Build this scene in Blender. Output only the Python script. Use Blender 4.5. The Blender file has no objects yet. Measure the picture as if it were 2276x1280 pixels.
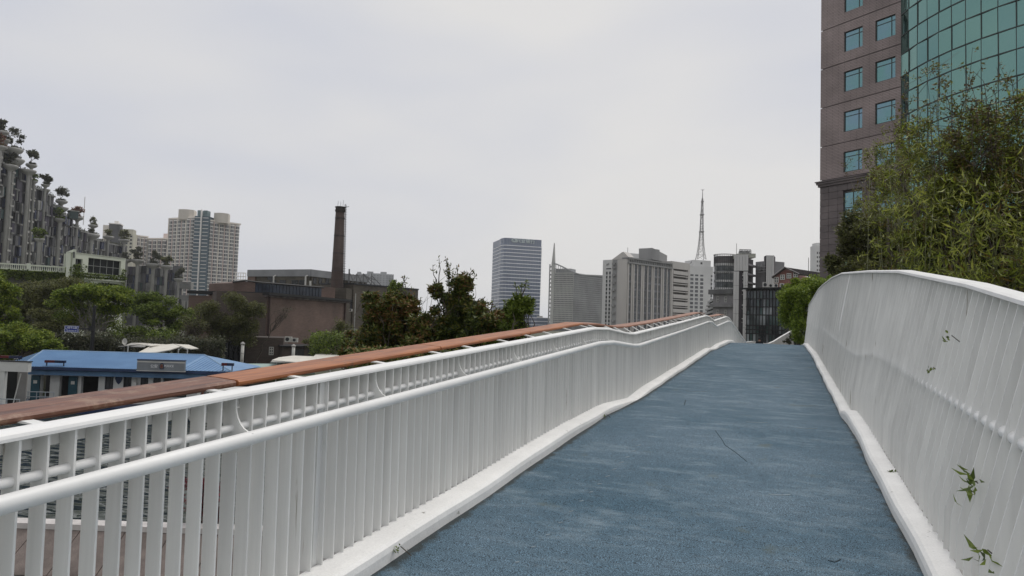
import bpy, bmesh, math, random
import numpy as np
from mathutils import Vector, Matrix
random.seed(7); RNG = np.random.default_rng(7)
SC = bpy.context.scene; COL = SC.collection
rad = math.radians

# ------------------------------------------------------------------ camera
FPX, CX, CY = 1517.0, 1138.0, 640.0
H = 1.55; TH = rad(3.0); RO = rad(1.75); PSI = rad(21.84)
Fw = np.array([-math.sin(PSI)*math.cos(TH), math.cos(PSI)*math.cos(TH), math.sin(TH)])
r0 = np.array([math.cos(PSI), math.sin(PSI), 0.0]); u0 = np.cross(r0, Fw)
Rv = r0*math.cos(RO)+u0*math.sin(RO); Uv = -r0*math.sin(RO)+u0*math.cos(RO)
CAM = np.array([0, 0, H])
cd = bpy.data.cameras.new('camera'); cam = bpy.data.objects.new('camera', cd); COL.objects.link(cam)
cam.matrix_world = Matrix(((Rv[0], Uv[0], -Fw[0], 0), (Rv[1], Uv[1], -Fw[1], 0), (Rv[2], Uv[2], -Fw[2], H), (0, 0, 0, 1)))
cd.sensor_width = 36; cd.lens = 36*FPX/2276.0; cd.clip_end = 9000; cd.clip_start = 0.05
SC.camera = cam

# ------------------------------------------------------------------ world, sun, exposure
SUN_EL, SUN_AZ = rad(62), rad(25)      # azimuth measured clockwise from +Y
W = bpy.data.worlds.new('World'); SC.world = W; W.use_nodes = True
nt = W.node_tree; nt.nodes.clear()
def N(t, kind, **kw):
    n = t.nodes.new(kind)
    for k, v in kw.items(): setattr(n, k, v)
    return n
out = N(nt, 'ShaderNodeOutputWorld'); bg = N(nt, 'ShaderNodeBackground')
sky = N(nt, 'ShaderNodeTexSky', sky_type='NISHITA', sun_disc=False)
sky.sun_elevation = SUN_EL; sky.sun_rotation = SUN_AZ; sky.dust_density = 4
tc = N(nt, 'ShaderNodeTexCoord'); mp = N(nt, 'ShaderNodeMapping'); mp.inputs['Scale'].default_value = (1.1, 1.1, 3.4)
nz = N(nt, 'ShaderNodeTexNoise'); nz.inputs['Scale'].default_value = 1.3; nz.inputs['Detail'].default_value = 3.5; nz.inputs['Roughness'].default_value = .42
cr = N(nt, 'ShaderNodeValToRGB')
cr.color_ramp.elements[0].position = .36; cr.color_ramp.elements[0].color = (5.95, 6.2, 7.0, 1)
cr.color_ramp.elements[1].position = .62; cr.color_ramp.elements[1].color = (7.65, 7.55, 7.45, 1)
mx = N(nt, 'ShaderNodeMix', data_type='RGBA'); mx.inputs[0].default_value = .955   # a closed cloud deck over the clear sky
nt.links.new(tc.outputs['Generated'], mp.inputs[0]); nt.links.new(mp.outputs[0], nz.inputs['Vector'])
nt.links.new(nz.outputs['Fac'], cr.inputs[0])
nt.links.new(sky.outputs[0], mx.inputs[6]); nt.links.new(cr.outputs[0], mx.inputs[7])
nt.links.new(mx.outputs[2], bg.inputs[0]); bg.inputs[1].default_value = 0.10
nt.links.new(bg.outputs[0], out.inputs[0])
sd = bpy.data.lights.new('sun', 'SUN'); sd.energy = 1.5; sd.angle = rad(30); sd.color = (1, .965, .92)
sun = bpy.data.objects.new('sun', sd); COL.objects.link(sun)
sdir = Vector((math.sin(SUN_AZ)*math.cos(SUN_EL), math.cos(SUN_AZ)*math.cos(SUN_EL), math.sin(SUN_EL)))
sun.rotation_euler = sdir.to_track_quat('Z', 'Y').to_euler(); sun.location = (0, -40, 60)
SC.view_settings.view_transform = 'Standard'; SC.view_settings.look = 'None'
SC.view_settings.exposure = 0; SC.view_settings.gamma = 1; SC.view_settings.use_curve_mapping = False
SC.render.engine = 'CYCLES'
try:
    SC.cycles.use_denoising = True; SC.cycles.max_bounces = 6; SC.cycles.diffuse_bounces = 3; SC.cycles.glossy_bounces = 3
    SC.cycles.transparent_max_bounces = 8; SC.cycles.volume_bounces = 2
except Exception: pass

# ------------------------------------------------------------------ helpers
def at(px, py, d):
    return CAM + (Fw + Rv*(px-CX)/FPX - Uv*(py-CY)/FPX)*d
def atz(px, py, z):
    r = Fw + Rv*(px-CX)/FPX - Uv*(py-CY)/FPX
    return CAM + r*((z-H)/r[2])
def gp(a, d, z=0.0):                 # lateral metres, depth metres -> world
    p = r0*a + np.array([-math.sin(PSI), math.cos(PSI), 0])*d
    return np.array([p[0], p[1], z])
def horizon(px): return 684.8 + px*0.03055

class MB:
    def __init__(s): s.v = []; s.f = []
    def add(s, vs, fs):
        b = len(s.v); s.v.extend([tuple(map(float, v)) for v in vs]); s.f.extend([tuple(i+b for i in f) for f in fs]); return s
    def hexa(s, p):                  # 4 bottom, 4 top, ccw from above
        return s.add(p, [(3,2,1,0),(4,5,6,7),(0,1,5,4),(1,2,6,5),(2,3,7,6),(3,0,4,7)])
    def box(s, c, sz, rz=0.0):
        x, y, z = [k/2 for k in sz]; cs, sn = math.cos(rz), math.sin(rz)
        P = [(-x,-y,-z),(x,-y,-z),(x,y,-z),(-x,y,-z),(-x,-y,z),(x,-y,z),(x,y,z),(-x,y,z)]
        return s.hexa([(c[0]+a*cs-b*sn, c[1]+a*sn+b*cs, c[2]+d) for a, b, d in P])
    def prism(s, poly, z0, z1):
        n = len(poly); vs = [(p[0], p[1], z0) for p in poly]+[(p[0], p[1], z1) for p in poly]
        area = sum(poly[i][0]*poly[(i+1) % n][1]-poly[(i+1) % n][0]*poly[i][1] for i in range(n))
        fs = [(i, (i+1) % n, n+(i+1) % n, n+i) for i in range(n)]+[tuple(range(n-1, -1, -1)), tuple(range(n, 2*n))]
        if area < 0: fs = [f[::-1] for f in fs]
        return s.add(vs, fs)
    def tube(s, pts, rs, n=8, cap=True):
        pts = [np.array(p, float) for p in pts]
        if not hasattr(rs, '__len__'): rs = [rs]*len(pts)
        vs = []; up = None
        for i, p in enumerate(pts):
            t = pts[min(i+1, len(pts)-1)]-pts[max(i-1, 0)]; t = t/(np.linalg.norm(t)+1e-9)
            if up is None:
                up = np.array([0, 0, 1.0]) if abs(t[2]) < .9 else np.array([1.0, 0, 0])
            a = np.cross(t, up); a /= np.linalg.norm(a)+1e-9; b = np.cross(a, t); up = b
            for k in range(n):
                an = 2*math.pi*k/n; vs.append(p+(a*math.cos(an)+b*math.sin(an))*rs[i])
        fs = [(i*n+k, i*n+(k+1) % n, (i+1)*n+(k+1) % n, (i+1)*n+k) for i in range(len(pts)-1) for k in range(n)]
        if cap: fs += [tuple(range(n-1, -1, -1)), tuple(range((len(pts)-1)*n, len(pts)*n))]
        return s.add(vs, fs)
    def lathe(s, c, prof, n=12):     # prof: (radius, z)
        vs = [(c[0]+r*math.cos(2*math.pi*k/n), c[1]+r*math.sin(2*math.pi*k/n), c[2]+z) for r, z in prof for k in range(n)]
        fs = [(i*n+k, i*n+(k+1) % n, (i+1)*n+(k+1) % n, (i+1)*n+k) for i in range(len(prof)-1) for k in range(n)]
        fs += [tuple(range(n-1, -1, -1)), tuple(range((len(prof)-1)*n, len(prof)*n))]
        return s.add(vs, fs)
    def sweep(s, prof, path):        # prof: list of functions-free 2D (x,z) ring, path: list of (y, dx, dz)
        n = len(prof); vs = []
        for y, dx, dz in path: vs += [(x+dx, y, z+dz) for x, z in prof]
        fs = [(i*n+k, (i+1)*n+k, (i+1)*n+(k+1) % n, i*n+(k+1) % n) for i in range(len(path)-1) for k in range(n)]
        fs += [tuple(range(n)), tuple(range((len(path)-1)*n+n-1, (len(path)-1)*n-1, -1))]
        return s.add(vs, fs)
    def fb(s, fr, a, b, z0, z1, o0, o1):   # box on a facade frame
        if a > b: a, b = b, a
        if o0 > o1: o0, o1 = o1, o0
        P = [fr.p(a, z0, o1), fr.p(b, z0, o1), fr.p(b, z0, o0), fr.p(a, z0, o0)]
        return s.hexa(P+[q+np.array([0, 0, z1-z0]) for q in P])
    def fq(s, fr, a, b, z0, z1, o):
        return s.add([fr.p(a, z0, o), fr.p(b, z0, o), fr.p(b, z1, o), fr.p(a, z1, o)], [(0, 1, 2, 3)])
    def mesh(s, name, m, smooth=False, origin=(0, 0, 0)):
        me = bpy.data.meshes.new(name)
        o = origin
        me.from_pydata([(v[0]-o[0], v[1]-o[1], v[2]-o[2]) for v in s.v], [], s.f)
        me.materials.append(m)
        if smooth: me.shade_smooth()
        me.update(); return me

class Frame:                         # vertical plane; A (left) to B (right) as seen by the camera
    def __init__(s, A, B):
        s.A = np.array([A[0], A[1], 0.0]); d = np.array([B[0]-A[0], B[1]-A[1], 0.0]); s.L = np.linalg.norm(d)
        s.u = d/s.L; n = np.array([s.u[1], -s.u[0], 0.0])
        if np.dot(n, CAM-s.A) < 0: n = -n
        s.n = n
    def p(s, u, z, o=0.0): q = s.A+s.u*u+s.n*o; return np.array([q[0], q[1], z])
    def uv(s, px, py):
        r = Fw + Rv*(px-CX)/FPX - Uv*(py-CY)/FPX
        t = np.dot(s.A-CAM, s.n)/np.dot(r, s.n); q = CAM+r*t
        return float(np.dot(q-s.A, s.u)), float(q[2])
    def u_(s, px, py=700): return s.uv(px, py)[0]
    def z_(s, px, py): return s.uv(px, py)[1]
def FR(px0, d0, px1, d1, py=715): return Frame(at(px0, py, d0), at(px1, py, d1))

def link(o, parent=None):
    COL.objects.link(o)
    if parent is not None: o.parent = parent
    return o
def wloc(o):
    l = Vector((0, 0, 0))
    while o is not None: l += o.location; o = o.parent
    return l
def thing(name, label, cat, loc, group=None, kind=None):
    o = bpy.data.objects.new(name, None); o.location = tuple(loc); o.empty_display_size = .3
    link(o); o['label'] = label; o['category'] = cat
    if group: o['group'] = group
    return o
def part(name, mb, m, parent, smooth=False, label=None, stuff=False, own=False):
    org = wloc(parent)
    off = (0, 0, 0)
    if own and mb.v:
        c = np.mean(np.array(mb.v), axis=0); off = tuple(c-np.array(org))
    me = mb.mesh(name, m, smooth, tuple(np.array(org)+np.array(off)))
    o = bpy.data.objects.new(name, me); o.location = off; link(o, parent)
    if label: o['label'] = label
    if stuff: o['kind'] = 'stuff'
    return o
def single(name, mb, m, label=None, cat=None, group=None, kind=None, smooth=False, loc=None):
    c = loc if loc is not None else (0, 0, 0)
    o = bpy.data.objects.new(name, mb.mesh(name, m, smooth, c)); o.location = tuple(c); link(o)
    if label: o['label'] = label
    if cat: o['category'] = cat
    if group: o['group'] = group
    if kind: o['kind'] = kind
    return o
def inst(me, name, loc, parent, rz=0.0, scale=(1, 1, 1)):
    o = bpy.data.objects.new(name, me); org = wloc(parent)
    o.location = (loc[0]-org.x, loc[1]-org.y, loc[2]-org.z); o.rotation_euler = (0, 0, rz); o.scale = scale
    return link(o, parent)

# ------------------------------------------------------------------ materials
def mat(name, col, rough=.7, var=.12, scale=.6, col2=None, bump=0, bscale=30, metal=0.0, spec=.35, streak=1.0,
        fine=0.0, fscale=60, trans=0.0, spots=None, spot_scale=3, spot_t=.62, emit=0):
    m = bpy.data.materials.new(name); m.use_nodes = True; t = m.node_tree; b = t.nodes['Principled BSDF']
    L = t.links.new
    geo = N(t, 'ShaderNodeNewGeometry'); mp = N(t, 'ShaderNodeMapping'); mp.inputs['Scale'].default_value = (1, 1, streak)
    L(geo.outputs['Position'], mp.inputs[0])
    n1 = N(t, 'ShaderNodeTexNoise'); n1.inputs['Scale'].default_value = scale; n1.inputs['Detail'].default_value = 5
    n1.inputs['Roughness'].default_value = .6; L(mp.outputs[0], n1.inputs['Vector'])
    c2 = col2 if col2 else tuple(c*(1-2.2*var) for c in col)
    ca = col if col2 else tuple(min(1, c*(1+var)) for c in col)
    r = N(t, 'ShaderNodeMapRange'); r.inputs[1].default_value = .3; r.inputs[2].default_value = .7
    L(n1.outputs['Fac'], r.inputs[0])
    mx = N(t, 'ShaderNodeMix', data_type='RGBA'); mx.inputs[6].default_value = (*ca, 1); mx.inputs[7].default_value = (*c2, 1)
    L(r.outputs[0], mx.inputs[0]); cur = mx.outputs[2]
    if fine:
        n2 = N(t, 'ShaderNodeTexNoise'); n2.inputs['Scale'].default_value = fscale; n2.inputs['Detail'].default_value = 2
        L(geo.outputs['Position'], n2.inputs['Vector'])
        mr = N(t, 'ShaderNodeMapRange'); mr.inputs[1].default_value = .3; mr.inputs[2].default_value = .7
        mr.inputs[3].default_value = 1-fine; mr.inputs[4].default_value = 1+fine; L(n2.outputs['Fac'], mr.inputs[0])
        mm = N(t, 'ShaderNodeVectorMath', operation='SCALE'); L(cur, mm.inputs[0]); L(mr.outputs[0], mm.inputs['Scale']); cur = mm.outputs[0]
    if spots:
        n3 = N(t, 'ShaderNodeTexNoise'); n3.inputs['Scale'].default_value = spot_scale; n3.inputs['Detail'].default_value = 6
        n3.inputs['Roughness'].default_value = .7; L(mp.outputs[0], n3.inputs['Vector'])
        mr = N(t, 'ShaderNodeMapRange'); mr.inputs[1].default_value = spot_t; mr.inputs[2].default_value = spot_t+.06; L(n3.outputs['Fac'], mr.inputs[0])
        m3 = N(t, 'ShaderNodeMix', data_type='RGBA'); L(mr.outputs[0], m3.inputs[0]); L(cur, m3.inputs[6]); m3.inputs[7].default_value = (*spots, 1); cur = m3.outputs[2]
    L(cur, b.inputs['Base Color'])
    b.inputs['Roughness'].default_value = rough; b.inputs['Metallic'].default_value = metal
    b.inputs['Specular IOR Level'].default_value = spec
    if bump:
        n4 = N(t, 'ShaderNodeTexNoise'); n4.inputs['Scale'].default_value = bscale; n4.inputs['Detail'].default_value = 4
        L(mp.outputs[0], n4.inputs['Vector'])
        bp = N(t, 'ShaderNodeBump'); bp.inputs['Strength'].default_value = bump; bp.inputs['Distance'].default_value = .02
        L(n4.outputs['Fac'], bp.inputs['Height']); L(bp.outputs[0], b.inputs['Normal'])
    m['b'] = 1
    return m

def leafmat(name, cols, trans=.35, scale=.8):
    m = bpy.data.materials.new(name); m.use_nodes = True; t = m.node_tree; b = t.nodes['Principled BSDF']; L = t.links.new
    at_ = N(t, 'ShaderNodeAttribute', attribute_name='rnd')
    geo = N(t, 'ShaderNodeNewGeometry'); n1 = N(t, 'ShaderNodeTexNoise'); n1.inputs['Scale'].default_value = scale; n1.inputs['Detail'].default_value = 2
    L(geo.outputs['Position'], n1.inputs['Vector'])
    ad = N(t, 'ShaderNodeMath', operation='MULTIPLY_ADD'); L(n1.outputs['Fac'], ad.inputs[0]); ad.inputs[1].default_value = 1.5; ad.inputs[2].default_value = -.75
    ad2 = N(t, 'ShaderNodeMath', operation='ADD'); L(ad.outputs[0], ad2.inputs[0]); L(at_.outputs['Fac'], ad2.inputs[1])
    cr = N(t, 'ShaderNodeValToRGB'); e = cr.color_ramp.elements
    while len(e) < len(cols): e.new(.5)
    for i, c in enumerate(cols): e[i].position = i/(len(cols)-1); e[i].color = (*c, 1)
    L(ad2.outputs[0], cr.inputs[0]); L(cr.outputs[0], b.inputs['Base Color']); b.inputs['Roughness'].default_value = .5
    b.inputs['Specular IOR Level'].default_value = .3
    tr = N(t, 'ShaderNodeBsdfTranslucent'); mix = N(t, 'ShaderNodeMixShader'); mix.inputs[0].default_value = trans
    L(cr.outputs[0], tr.inputs[0]); L(b.outputs[0], mix.inputs[1]); L(tr.outputs[0], mix.inputs[2])
    L(mix.outputs[0], t.nodes['Material Output'].inputs[0])
    return m

def lined(name, col, line, fr, pw, ph, mortar=.03, rough=.8, var=.15, off=.5, bump=.3):
    """brick / tile pattern laid along a facade direction"""
    m = bpy.data.materials.new(name); m.use_nodes = True; t = m.node_tree; b = t.nodes['Principled BSDF']; L = t.links.new
    geo = N(t, 'ShaderNodeNewGeometry')
    d1 = N(t, 'ShaderNodeVectorMath', operation='DOT_PRODUCT'); L(geo.outputs['Position'], d1.inputs[0]); d1.inputs[1].default_value = tuple(fr.u)
    sp = N(t, 'ShaderNodeSeparateXYZ'); L(geo.outputs['Position'], sp.inputs[0])
    cb = N(t, 'ShaderNodeCombineXYZ'); L(d1.outputs['Value'], cb.inputs[0]); L(sp.outputs[2], cb.inputs[1])
    br = N(t, 'ShaderNodeTexBrick'); br.offset = off; br.inputs['Scale'].default_value = 1
    br.inputs['Brick Width'].default_value = pw; br.inputs['Row Height'].default_value = ph; br.inputs['Mortar Size'].default_value = mortar*ph
    br.inputs['Color1'].default_value = (*[c*(1+var) for c in col], 1); br.inputs['Color2'].default_value = (*[c*(1-var) for c in col], 1)
    br.inputs['Mortar'].default_value = (*line, 1); L(cb.outputs[0], br.inputs['Vector'])
    n1 = N(t, 'ShaderNodeTexNoise'); n1.inputs['Scale'].default_value = .35; n1.inputs['Detail'].default_value = 6; L(geo.outputs['Position'], n1.inputs['Vector'])
    mr = N(t, 'ShaderNodeMapRange'); mr.inputs[1].default_value = .3; mr.inputs[2].default_value = .7; mr.inputs[3].default_value = .72; mr.inputs[4].default_value = 1.15
    L(n1.outputs['Fac'], mr.inputs[0]); mm = N(t, 'ShaderNodeVectorMath', operation='SCALE'); L(br.outputs['Color'], mm.inputs[0]); L(mr.outputs[0], mm.inputs['Scale'])
    L(mm.outputs[0], b.inputs['Base Color']); b.inputs['Roughness'].default_value = rough
    if bump:
        bp = N(t, 'ShaderNodeBump'); bp.inputs['Strength'].default_value = bump; bp.inputs['Distance'].default_value = .02; bp.invert = True
        L(br.outputs['Fac'], bp.inputs['Height']); L(bp.outputs[0], b.inputs['Normal'])
    return m

M = {}
M['white'] = mat('white_paint', (.86, .855, .83), .42, .04, 2.5, streak=.25, bump=.08, bscale=25, spots=(.42, .39, .34), spot_scale=5, spot_t=.70)
M['fin'] = mat('fin_paint', (.80, .80, .775), .5, .075, 8, streak=.05, bump=.05, bscale=20, spots=(.34, .30, .25), spot_scale=11, spot_t=.645)
M['kerb'] = mat('kerb_paint', (.86, .85, .82), .6, .045, 2.2, bump=.2, bscale=14, spots=(.25, .24, .2), spot_scale=9, spot_t=.655, fine=.05, fscale=90)
M['rust'] = mat('rust', (.2, .1, .05), .9, .3, 20)
M['conc'] = mat('concrete', (.36, .35, .33), .85, .15, .8, bump=.2)
M['darkmetal'] = mat('dark_metal', (.03, .032, .036), .5, .1, 1)
M['glassd'] = mat('dark_glass', (.035, .042, .05), .08, .25, .4, spec=.6)
M['glassb'] = mat('blue_glass', (.09, .105, .105), .12, .3, .4, spec=.6)
M['wdark'] = mat('window_dark', (.05, .052, .055), .2, .35, .7, spec=.5)
M['bark'] = mat('bark', (.09, .075, .06), .9, .25, 6, bump=.4)
M['barkpale'] = mat('pale_bark', (.27, .26, .22), .9, .25, 4)
M['black'] = mat('black_rubber', (.012, .012, .013), .6, .1, 3)
M['offwhite'] = mat('off_white', (.55, .54, .5), .7, .08, .8)

# ------------------------------------------------------------------ ground, water, deck
gm = mat('ground_mat', (.11, .1, .08), .95, .3, .15, col2=(.06, .075, .035))
def plane_ad(name, poly, z0, z1, m):
    mb = MB(); mb.prism([gp(a, d) for a, d in poly], z0, z1)
    return single(name, mb, m, kind='structure')
plane_ad('ground', [(-900, 64), (7, 64), (7, 27), (12, 12), (12, -60), (900, -60), (2600, 2600), (-2600, 2600)], -9, -4.2, gm)
plane_ad('embankment', [(-80, -60), (11.99, -60), (11.99, 11.9), (6.9, 26), (-2.6, 26), (-3.4, 10.6), (-80, 10.6)], -9, -3.2, gm)
wm = bpy.data.materials.new('water_mat'); wm.use_nodes = True; t = wm.node_tree; b = t.nodes['Principled BSDF']
b.inputs['Base Color'].default_value = (.028, .036, .026, 1); b.inputs['Roughness'].default_value = .02; b.inputs['IOR'].default_value = 1.33
geo = N(t, 'ShaderNodeNewGeometry'); mpw = N(t, 'ShaderNodeMapping'); mpw.inputs['Rotation'].default_value = (0, 0, -PSI)
mpw.inputs['Scale'].default_value = (.4, 1.0, 1); t.links.new(geo.outputs['Position'], mpw.inputs[0])
wn = N(t, 'ShaderNodeTexNoise'); wn.inputs['Scale'].default_value = 1.9; wn.inputs['Detail'].default_value = 1.2; t.links.new(mpw.outputs[0], wn.inputs['Vector'])
bp = N(t, 'ShaderNodeBump'); bp.inputs['Strength'].default_value = 1; bp.inputs['Distance'].default_value = .5
t.links.new(wn.outputs['Fac'], bp.inputs['Height']); t.links.new(bp.outputs[0], b.inputs['Normal'])
plane_ad('water', [(-900, 10), (-3.2, 10), (-2.5, 25.9), (7.1, 26.2), (7.2, 64.2), (-900, 64.2)], -9.2, -5.8, wm)

DY = [-8, 0, 4.1, 8.35, 10.4, 16, 21.4, 23, 29.0, 31, 46, 61, 70]; DZ = [-.44, 0.01, .225, .45, .455, .685, .925, .93, 1.055, 1.03, -.1, -1.0, -1.5]
def dk(y): return float(np.interp(y, DY, DZ))
RY = [-8, 9.1, 10.9, 22.5, 24.1, 30, 46, 70]; RZ = [0, 0, -.095, -.02, -.16, 0, -.2, -.2]
def rl(y): return dk(y)+float(np.interp(y, RY, RZ))
KY = [7.2, 8.3, 8.9, 10.4, 11.6, 21.0, 22.8, 24.5]; KZ = [0, -.028, -.024, -.08, -.045, -.025, -.065, 0]
def kh(y): return float(np.interp(y, KY, KZ))
JY = [8.3, 9.0, 9.7, 10.5, 12, 20]; JZ = [0, .02, .035, -.05, -.035, -.02]
def ks(y): return float(np.interp(y, JY, JZ))
def ys(a, b, st):
    k = sorted(set([round(v, 3) for v in list(np.arange(a, b, st))+[b]+[q for q in DY+RY if a < q < b]])); return k

dm = bpy.data.materials.new('deck_rubber'); dm.use_nodes = True; t = dm.node_tree; b = t.nodes['Principled BSDF']; L = t.links.new
geo = N(t, 'ShaderNodeNewGeometry')
n1 = N(t, 'ShaderNodeTexNoise'); n1.inputs['Scale'].default_value = .9; n1.inputs['Detail'].default_value = 6; n1.inputs['Roughness'].default_value = .62
L(geo.outputs['Position'], n1.inputs['Vector'])
c1 = N(t, 'ShaderNodeValToRGB'); e = c1.color_ramp.elements
e[0].position = .32; e[0].color = (.045, .095, .135, 1); e[1].position = .72; e[1].color = (.105, .16, .205, 1)
L(n1.outputs['Fac'], c1.inputs[0])
n2 = N(t, 'ShaderNodeTexNoise'); n2.inputs['Scale'].default_value = 150; n2.inputs['Detail'].default_value = 1.5; L(geo.outputs['Position'], n2.inputs['Vector'])
mr = N(t, 'ShaderNodeMapRange'); mr.inputs[1].default_value = .38; mr.inputs[2].default_value = .62; mr.inputs[3].default_value = .2; mr.inputs[4].default_value = 1.75
L(n2.outputs['Fac'], mr.inputs[0]); sc_ = N(t, 'ShaderNodeVectorMath', operation='SCALE'); L(c1.outputs[0], sc_.inputs[0]); L(mr.outputs[0], sc_.inputs['Scale'])
mp3 = N(t, 'ShaderNodeMapping'); mp3.inputs['Scale'].default_value = (1.1, 2.4, 1); L(geo.outputs['Position'], mp3.inputs[0])
n3 = N(t, 'ShaderNodeTexNoise'); n3.inputs['Scale'].default_value = 1.7; n3.inputs['Detail'].default_value = 7; n3.inputs['Roughness'].default_value = .72; L(mp3.outputs[0], n3.inputs['Vector'])
m3 = N(t, 'ShaderNodeMapRange'); m3.inputs[1].default_value = .5; m3.inputs[2].default_value = .72; m3.inputs[4].default_value = .6; L(n3.outputs['Fac'], m3.inputs[0])
x3 = N(t, 'ShaderNodeMix', data_type='RGBA'); L(m3.outputs[0], x3.inputs[0]); L(sc_.outputs[0], x3.inputs[6]); x3.inputs[7].default_value = (.24, .31, .35, 1)
n5 = N(t, 'ShaderNodeTexNoise'); n5.inputs['Scale'].default_value = 2.6; n5.inputs['Detail'].default_value = 5; L(geo.outputs['Position'], n5.inputs['Vector'])
m5 = N(t, 'ShaderNodeMapRange'); m5.inputs[1].default_value = .66; m5.inputs[2].default_value = .74; m5.inputs[4].default_value = .5; L(n5.outputs['Fac'], m5.inputs[0])
x5 = N(t, 'ShaderNodeMix', data_type='RGBA'); L(m5.outputs[0], x5.inputs[0]); L(x3.outputs[2], x5.inputs[6]); x5.inputs[7].default_value = (.10, .12, .10, 1)
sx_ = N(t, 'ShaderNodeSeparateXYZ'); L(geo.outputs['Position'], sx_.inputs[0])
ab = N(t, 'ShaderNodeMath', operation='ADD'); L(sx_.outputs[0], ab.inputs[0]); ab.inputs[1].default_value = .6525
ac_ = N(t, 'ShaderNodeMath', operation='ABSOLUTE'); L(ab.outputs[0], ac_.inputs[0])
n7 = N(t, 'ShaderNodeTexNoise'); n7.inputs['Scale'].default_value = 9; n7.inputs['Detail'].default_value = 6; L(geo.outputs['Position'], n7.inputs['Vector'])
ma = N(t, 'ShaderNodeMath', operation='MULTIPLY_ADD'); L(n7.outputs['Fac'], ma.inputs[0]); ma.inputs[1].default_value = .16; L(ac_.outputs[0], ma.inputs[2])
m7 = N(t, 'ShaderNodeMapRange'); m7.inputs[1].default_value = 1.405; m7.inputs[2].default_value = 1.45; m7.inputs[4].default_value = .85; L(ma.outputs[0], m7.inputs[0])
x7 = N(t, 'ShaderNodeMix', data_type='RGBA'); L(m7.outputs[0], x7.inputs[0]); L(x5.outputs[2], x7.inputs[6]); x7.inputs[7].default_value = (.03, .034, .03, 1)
L(x7.outputs[2], b.inputs['Base Color']); b.inputs['Roughness'].default_value = .78; b.inputs['Specular IOR Level'].default_value = .3
bp = N(t, 'ShaderNodeBump'); bp.inputs['Strength'].default_value = .55; bp.inputs['Distance'].default_value = .006; L(n2.outputs['Fac'], bp.inputs['Height']); L(bp.outputs[0], b.inputs['Normal'])
XL, XR = -2.02, .715
mb = MB(); Y = ys(-4, 69.9, .7)
vs = []; fs = []
for y in Y:
    for x in (XL-.12, -1.1, -.2, XR+.06): vs.append((x, y, dk(y)))
for i in range(len(Y)-1):
    for k in range(3): fs.append((i*4+k, i*4+k+1, i*4+5+k, i*4+4+k))
mb.add(vs, fs); single('deck', mb, dm, kind='structure', smooth=True)
mb = MB(); mb.sweep([(-2.5, -.45), (-2.5, -.012), (1.12, -.012), (1.12, -.45)], [(y, 0, dk(y)) for y in ys(-4, 69.9, 1.5)])
single('bridge_slab', mb, M['conc'], kind='structure')
def deckpt(px, py):
    r = Fw + Rv*(px-CX)/FPX - Uv*(py-CY)/FPX; t_ = 1.0
    for k in range(40): p = CAM+r*t_; t_ *= (H-dk(p[1]))/(H-p[2])
    return CAM+r*t_
deck_o = bpy.data.objects['deck']
def sliver(mb, pts, w):
    P = [deckpt(*p) for p in pts]
    for a, b_ in zip(P[:-1], P[1:]):
        d = (b_-a); l = np.linalg.norm(d[:2]); n_ = np.array([-d[1], d[0], 0])/l*w/2; up = np.array([0, 0, .004])
        mb.add([a-n_+up, b_-n_+up, b_+n_+up, a+n_+up, a-n_, b_-n_, b_+n_, a+n_], [(0, 1, 2, 3), (4, 5, 1, 0), (6, 7, 3, 2)])
mb = MB()
for x, y in ((1150, 1250), (1186, 1216), (1218, 1189), (1246, 1162), (1270, 1137), (1293, 1114), (1314, 1094), (1333, 1076), (1351, 1059), (1366, 1043), (1382, 1028), (1395, 1016), (1408, 1003), (1420, 990)): sliver(mb, [(x-5, y+1), (x+4, y-1)], .007)
for x, y in ((1680, 939), (1790, 952), (1730, 1100), (1545, 870)): sliver(mb, [(x-22, y-1), (x+8, y+1), (x+26, y)], .01)
part('paint_mark', mb, mat('pale_mark', (.30, .36, .39), .8), deck_o, stuff=True)
mb = MB(); sliver(mb, [(1590, 957), (1605, 978), (1612, 990), (1634, 1005), (1660, 1026)], .0025); sliver(mb, [(1840, 1246), (1856, 1250), (1868, 1244)], .006); sliver(mb, [(1521, 901), (1524, 889)], .01)
part('crack', mb, mat('crack_dark', (.03, .045, .055), .9), deck_o, stuff=True)
def kerb(name, prof, hf):
    mb = MB(); path = []
    for y in ys(-4, 69.8, .35):
        path.append((y, .006*math.sin(y*1.7)+.005*math.sin(y*4.1+1), dk(y)+.003*math.sin(y*2.3)+hf(y)))
    mb.sweep(prof, path)
    return single(name, mb, M['kerb'], kind='structure')
kerb('kerb', [(-2.05, .055), (-2.057, .085), (-2.078, .1), (-2.12, .104), (-2.235, .106), (-2.25, .06), (-2.25, -.1), (-2.052, -.1)][::-1], kh)
kerb('kerb', [(.713, .055), (.722, .085), (.742, .1), (.79, .104), (.855, .106), (.865, .06), (.865, -.1), (.715, -.1)], ks)

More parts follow.
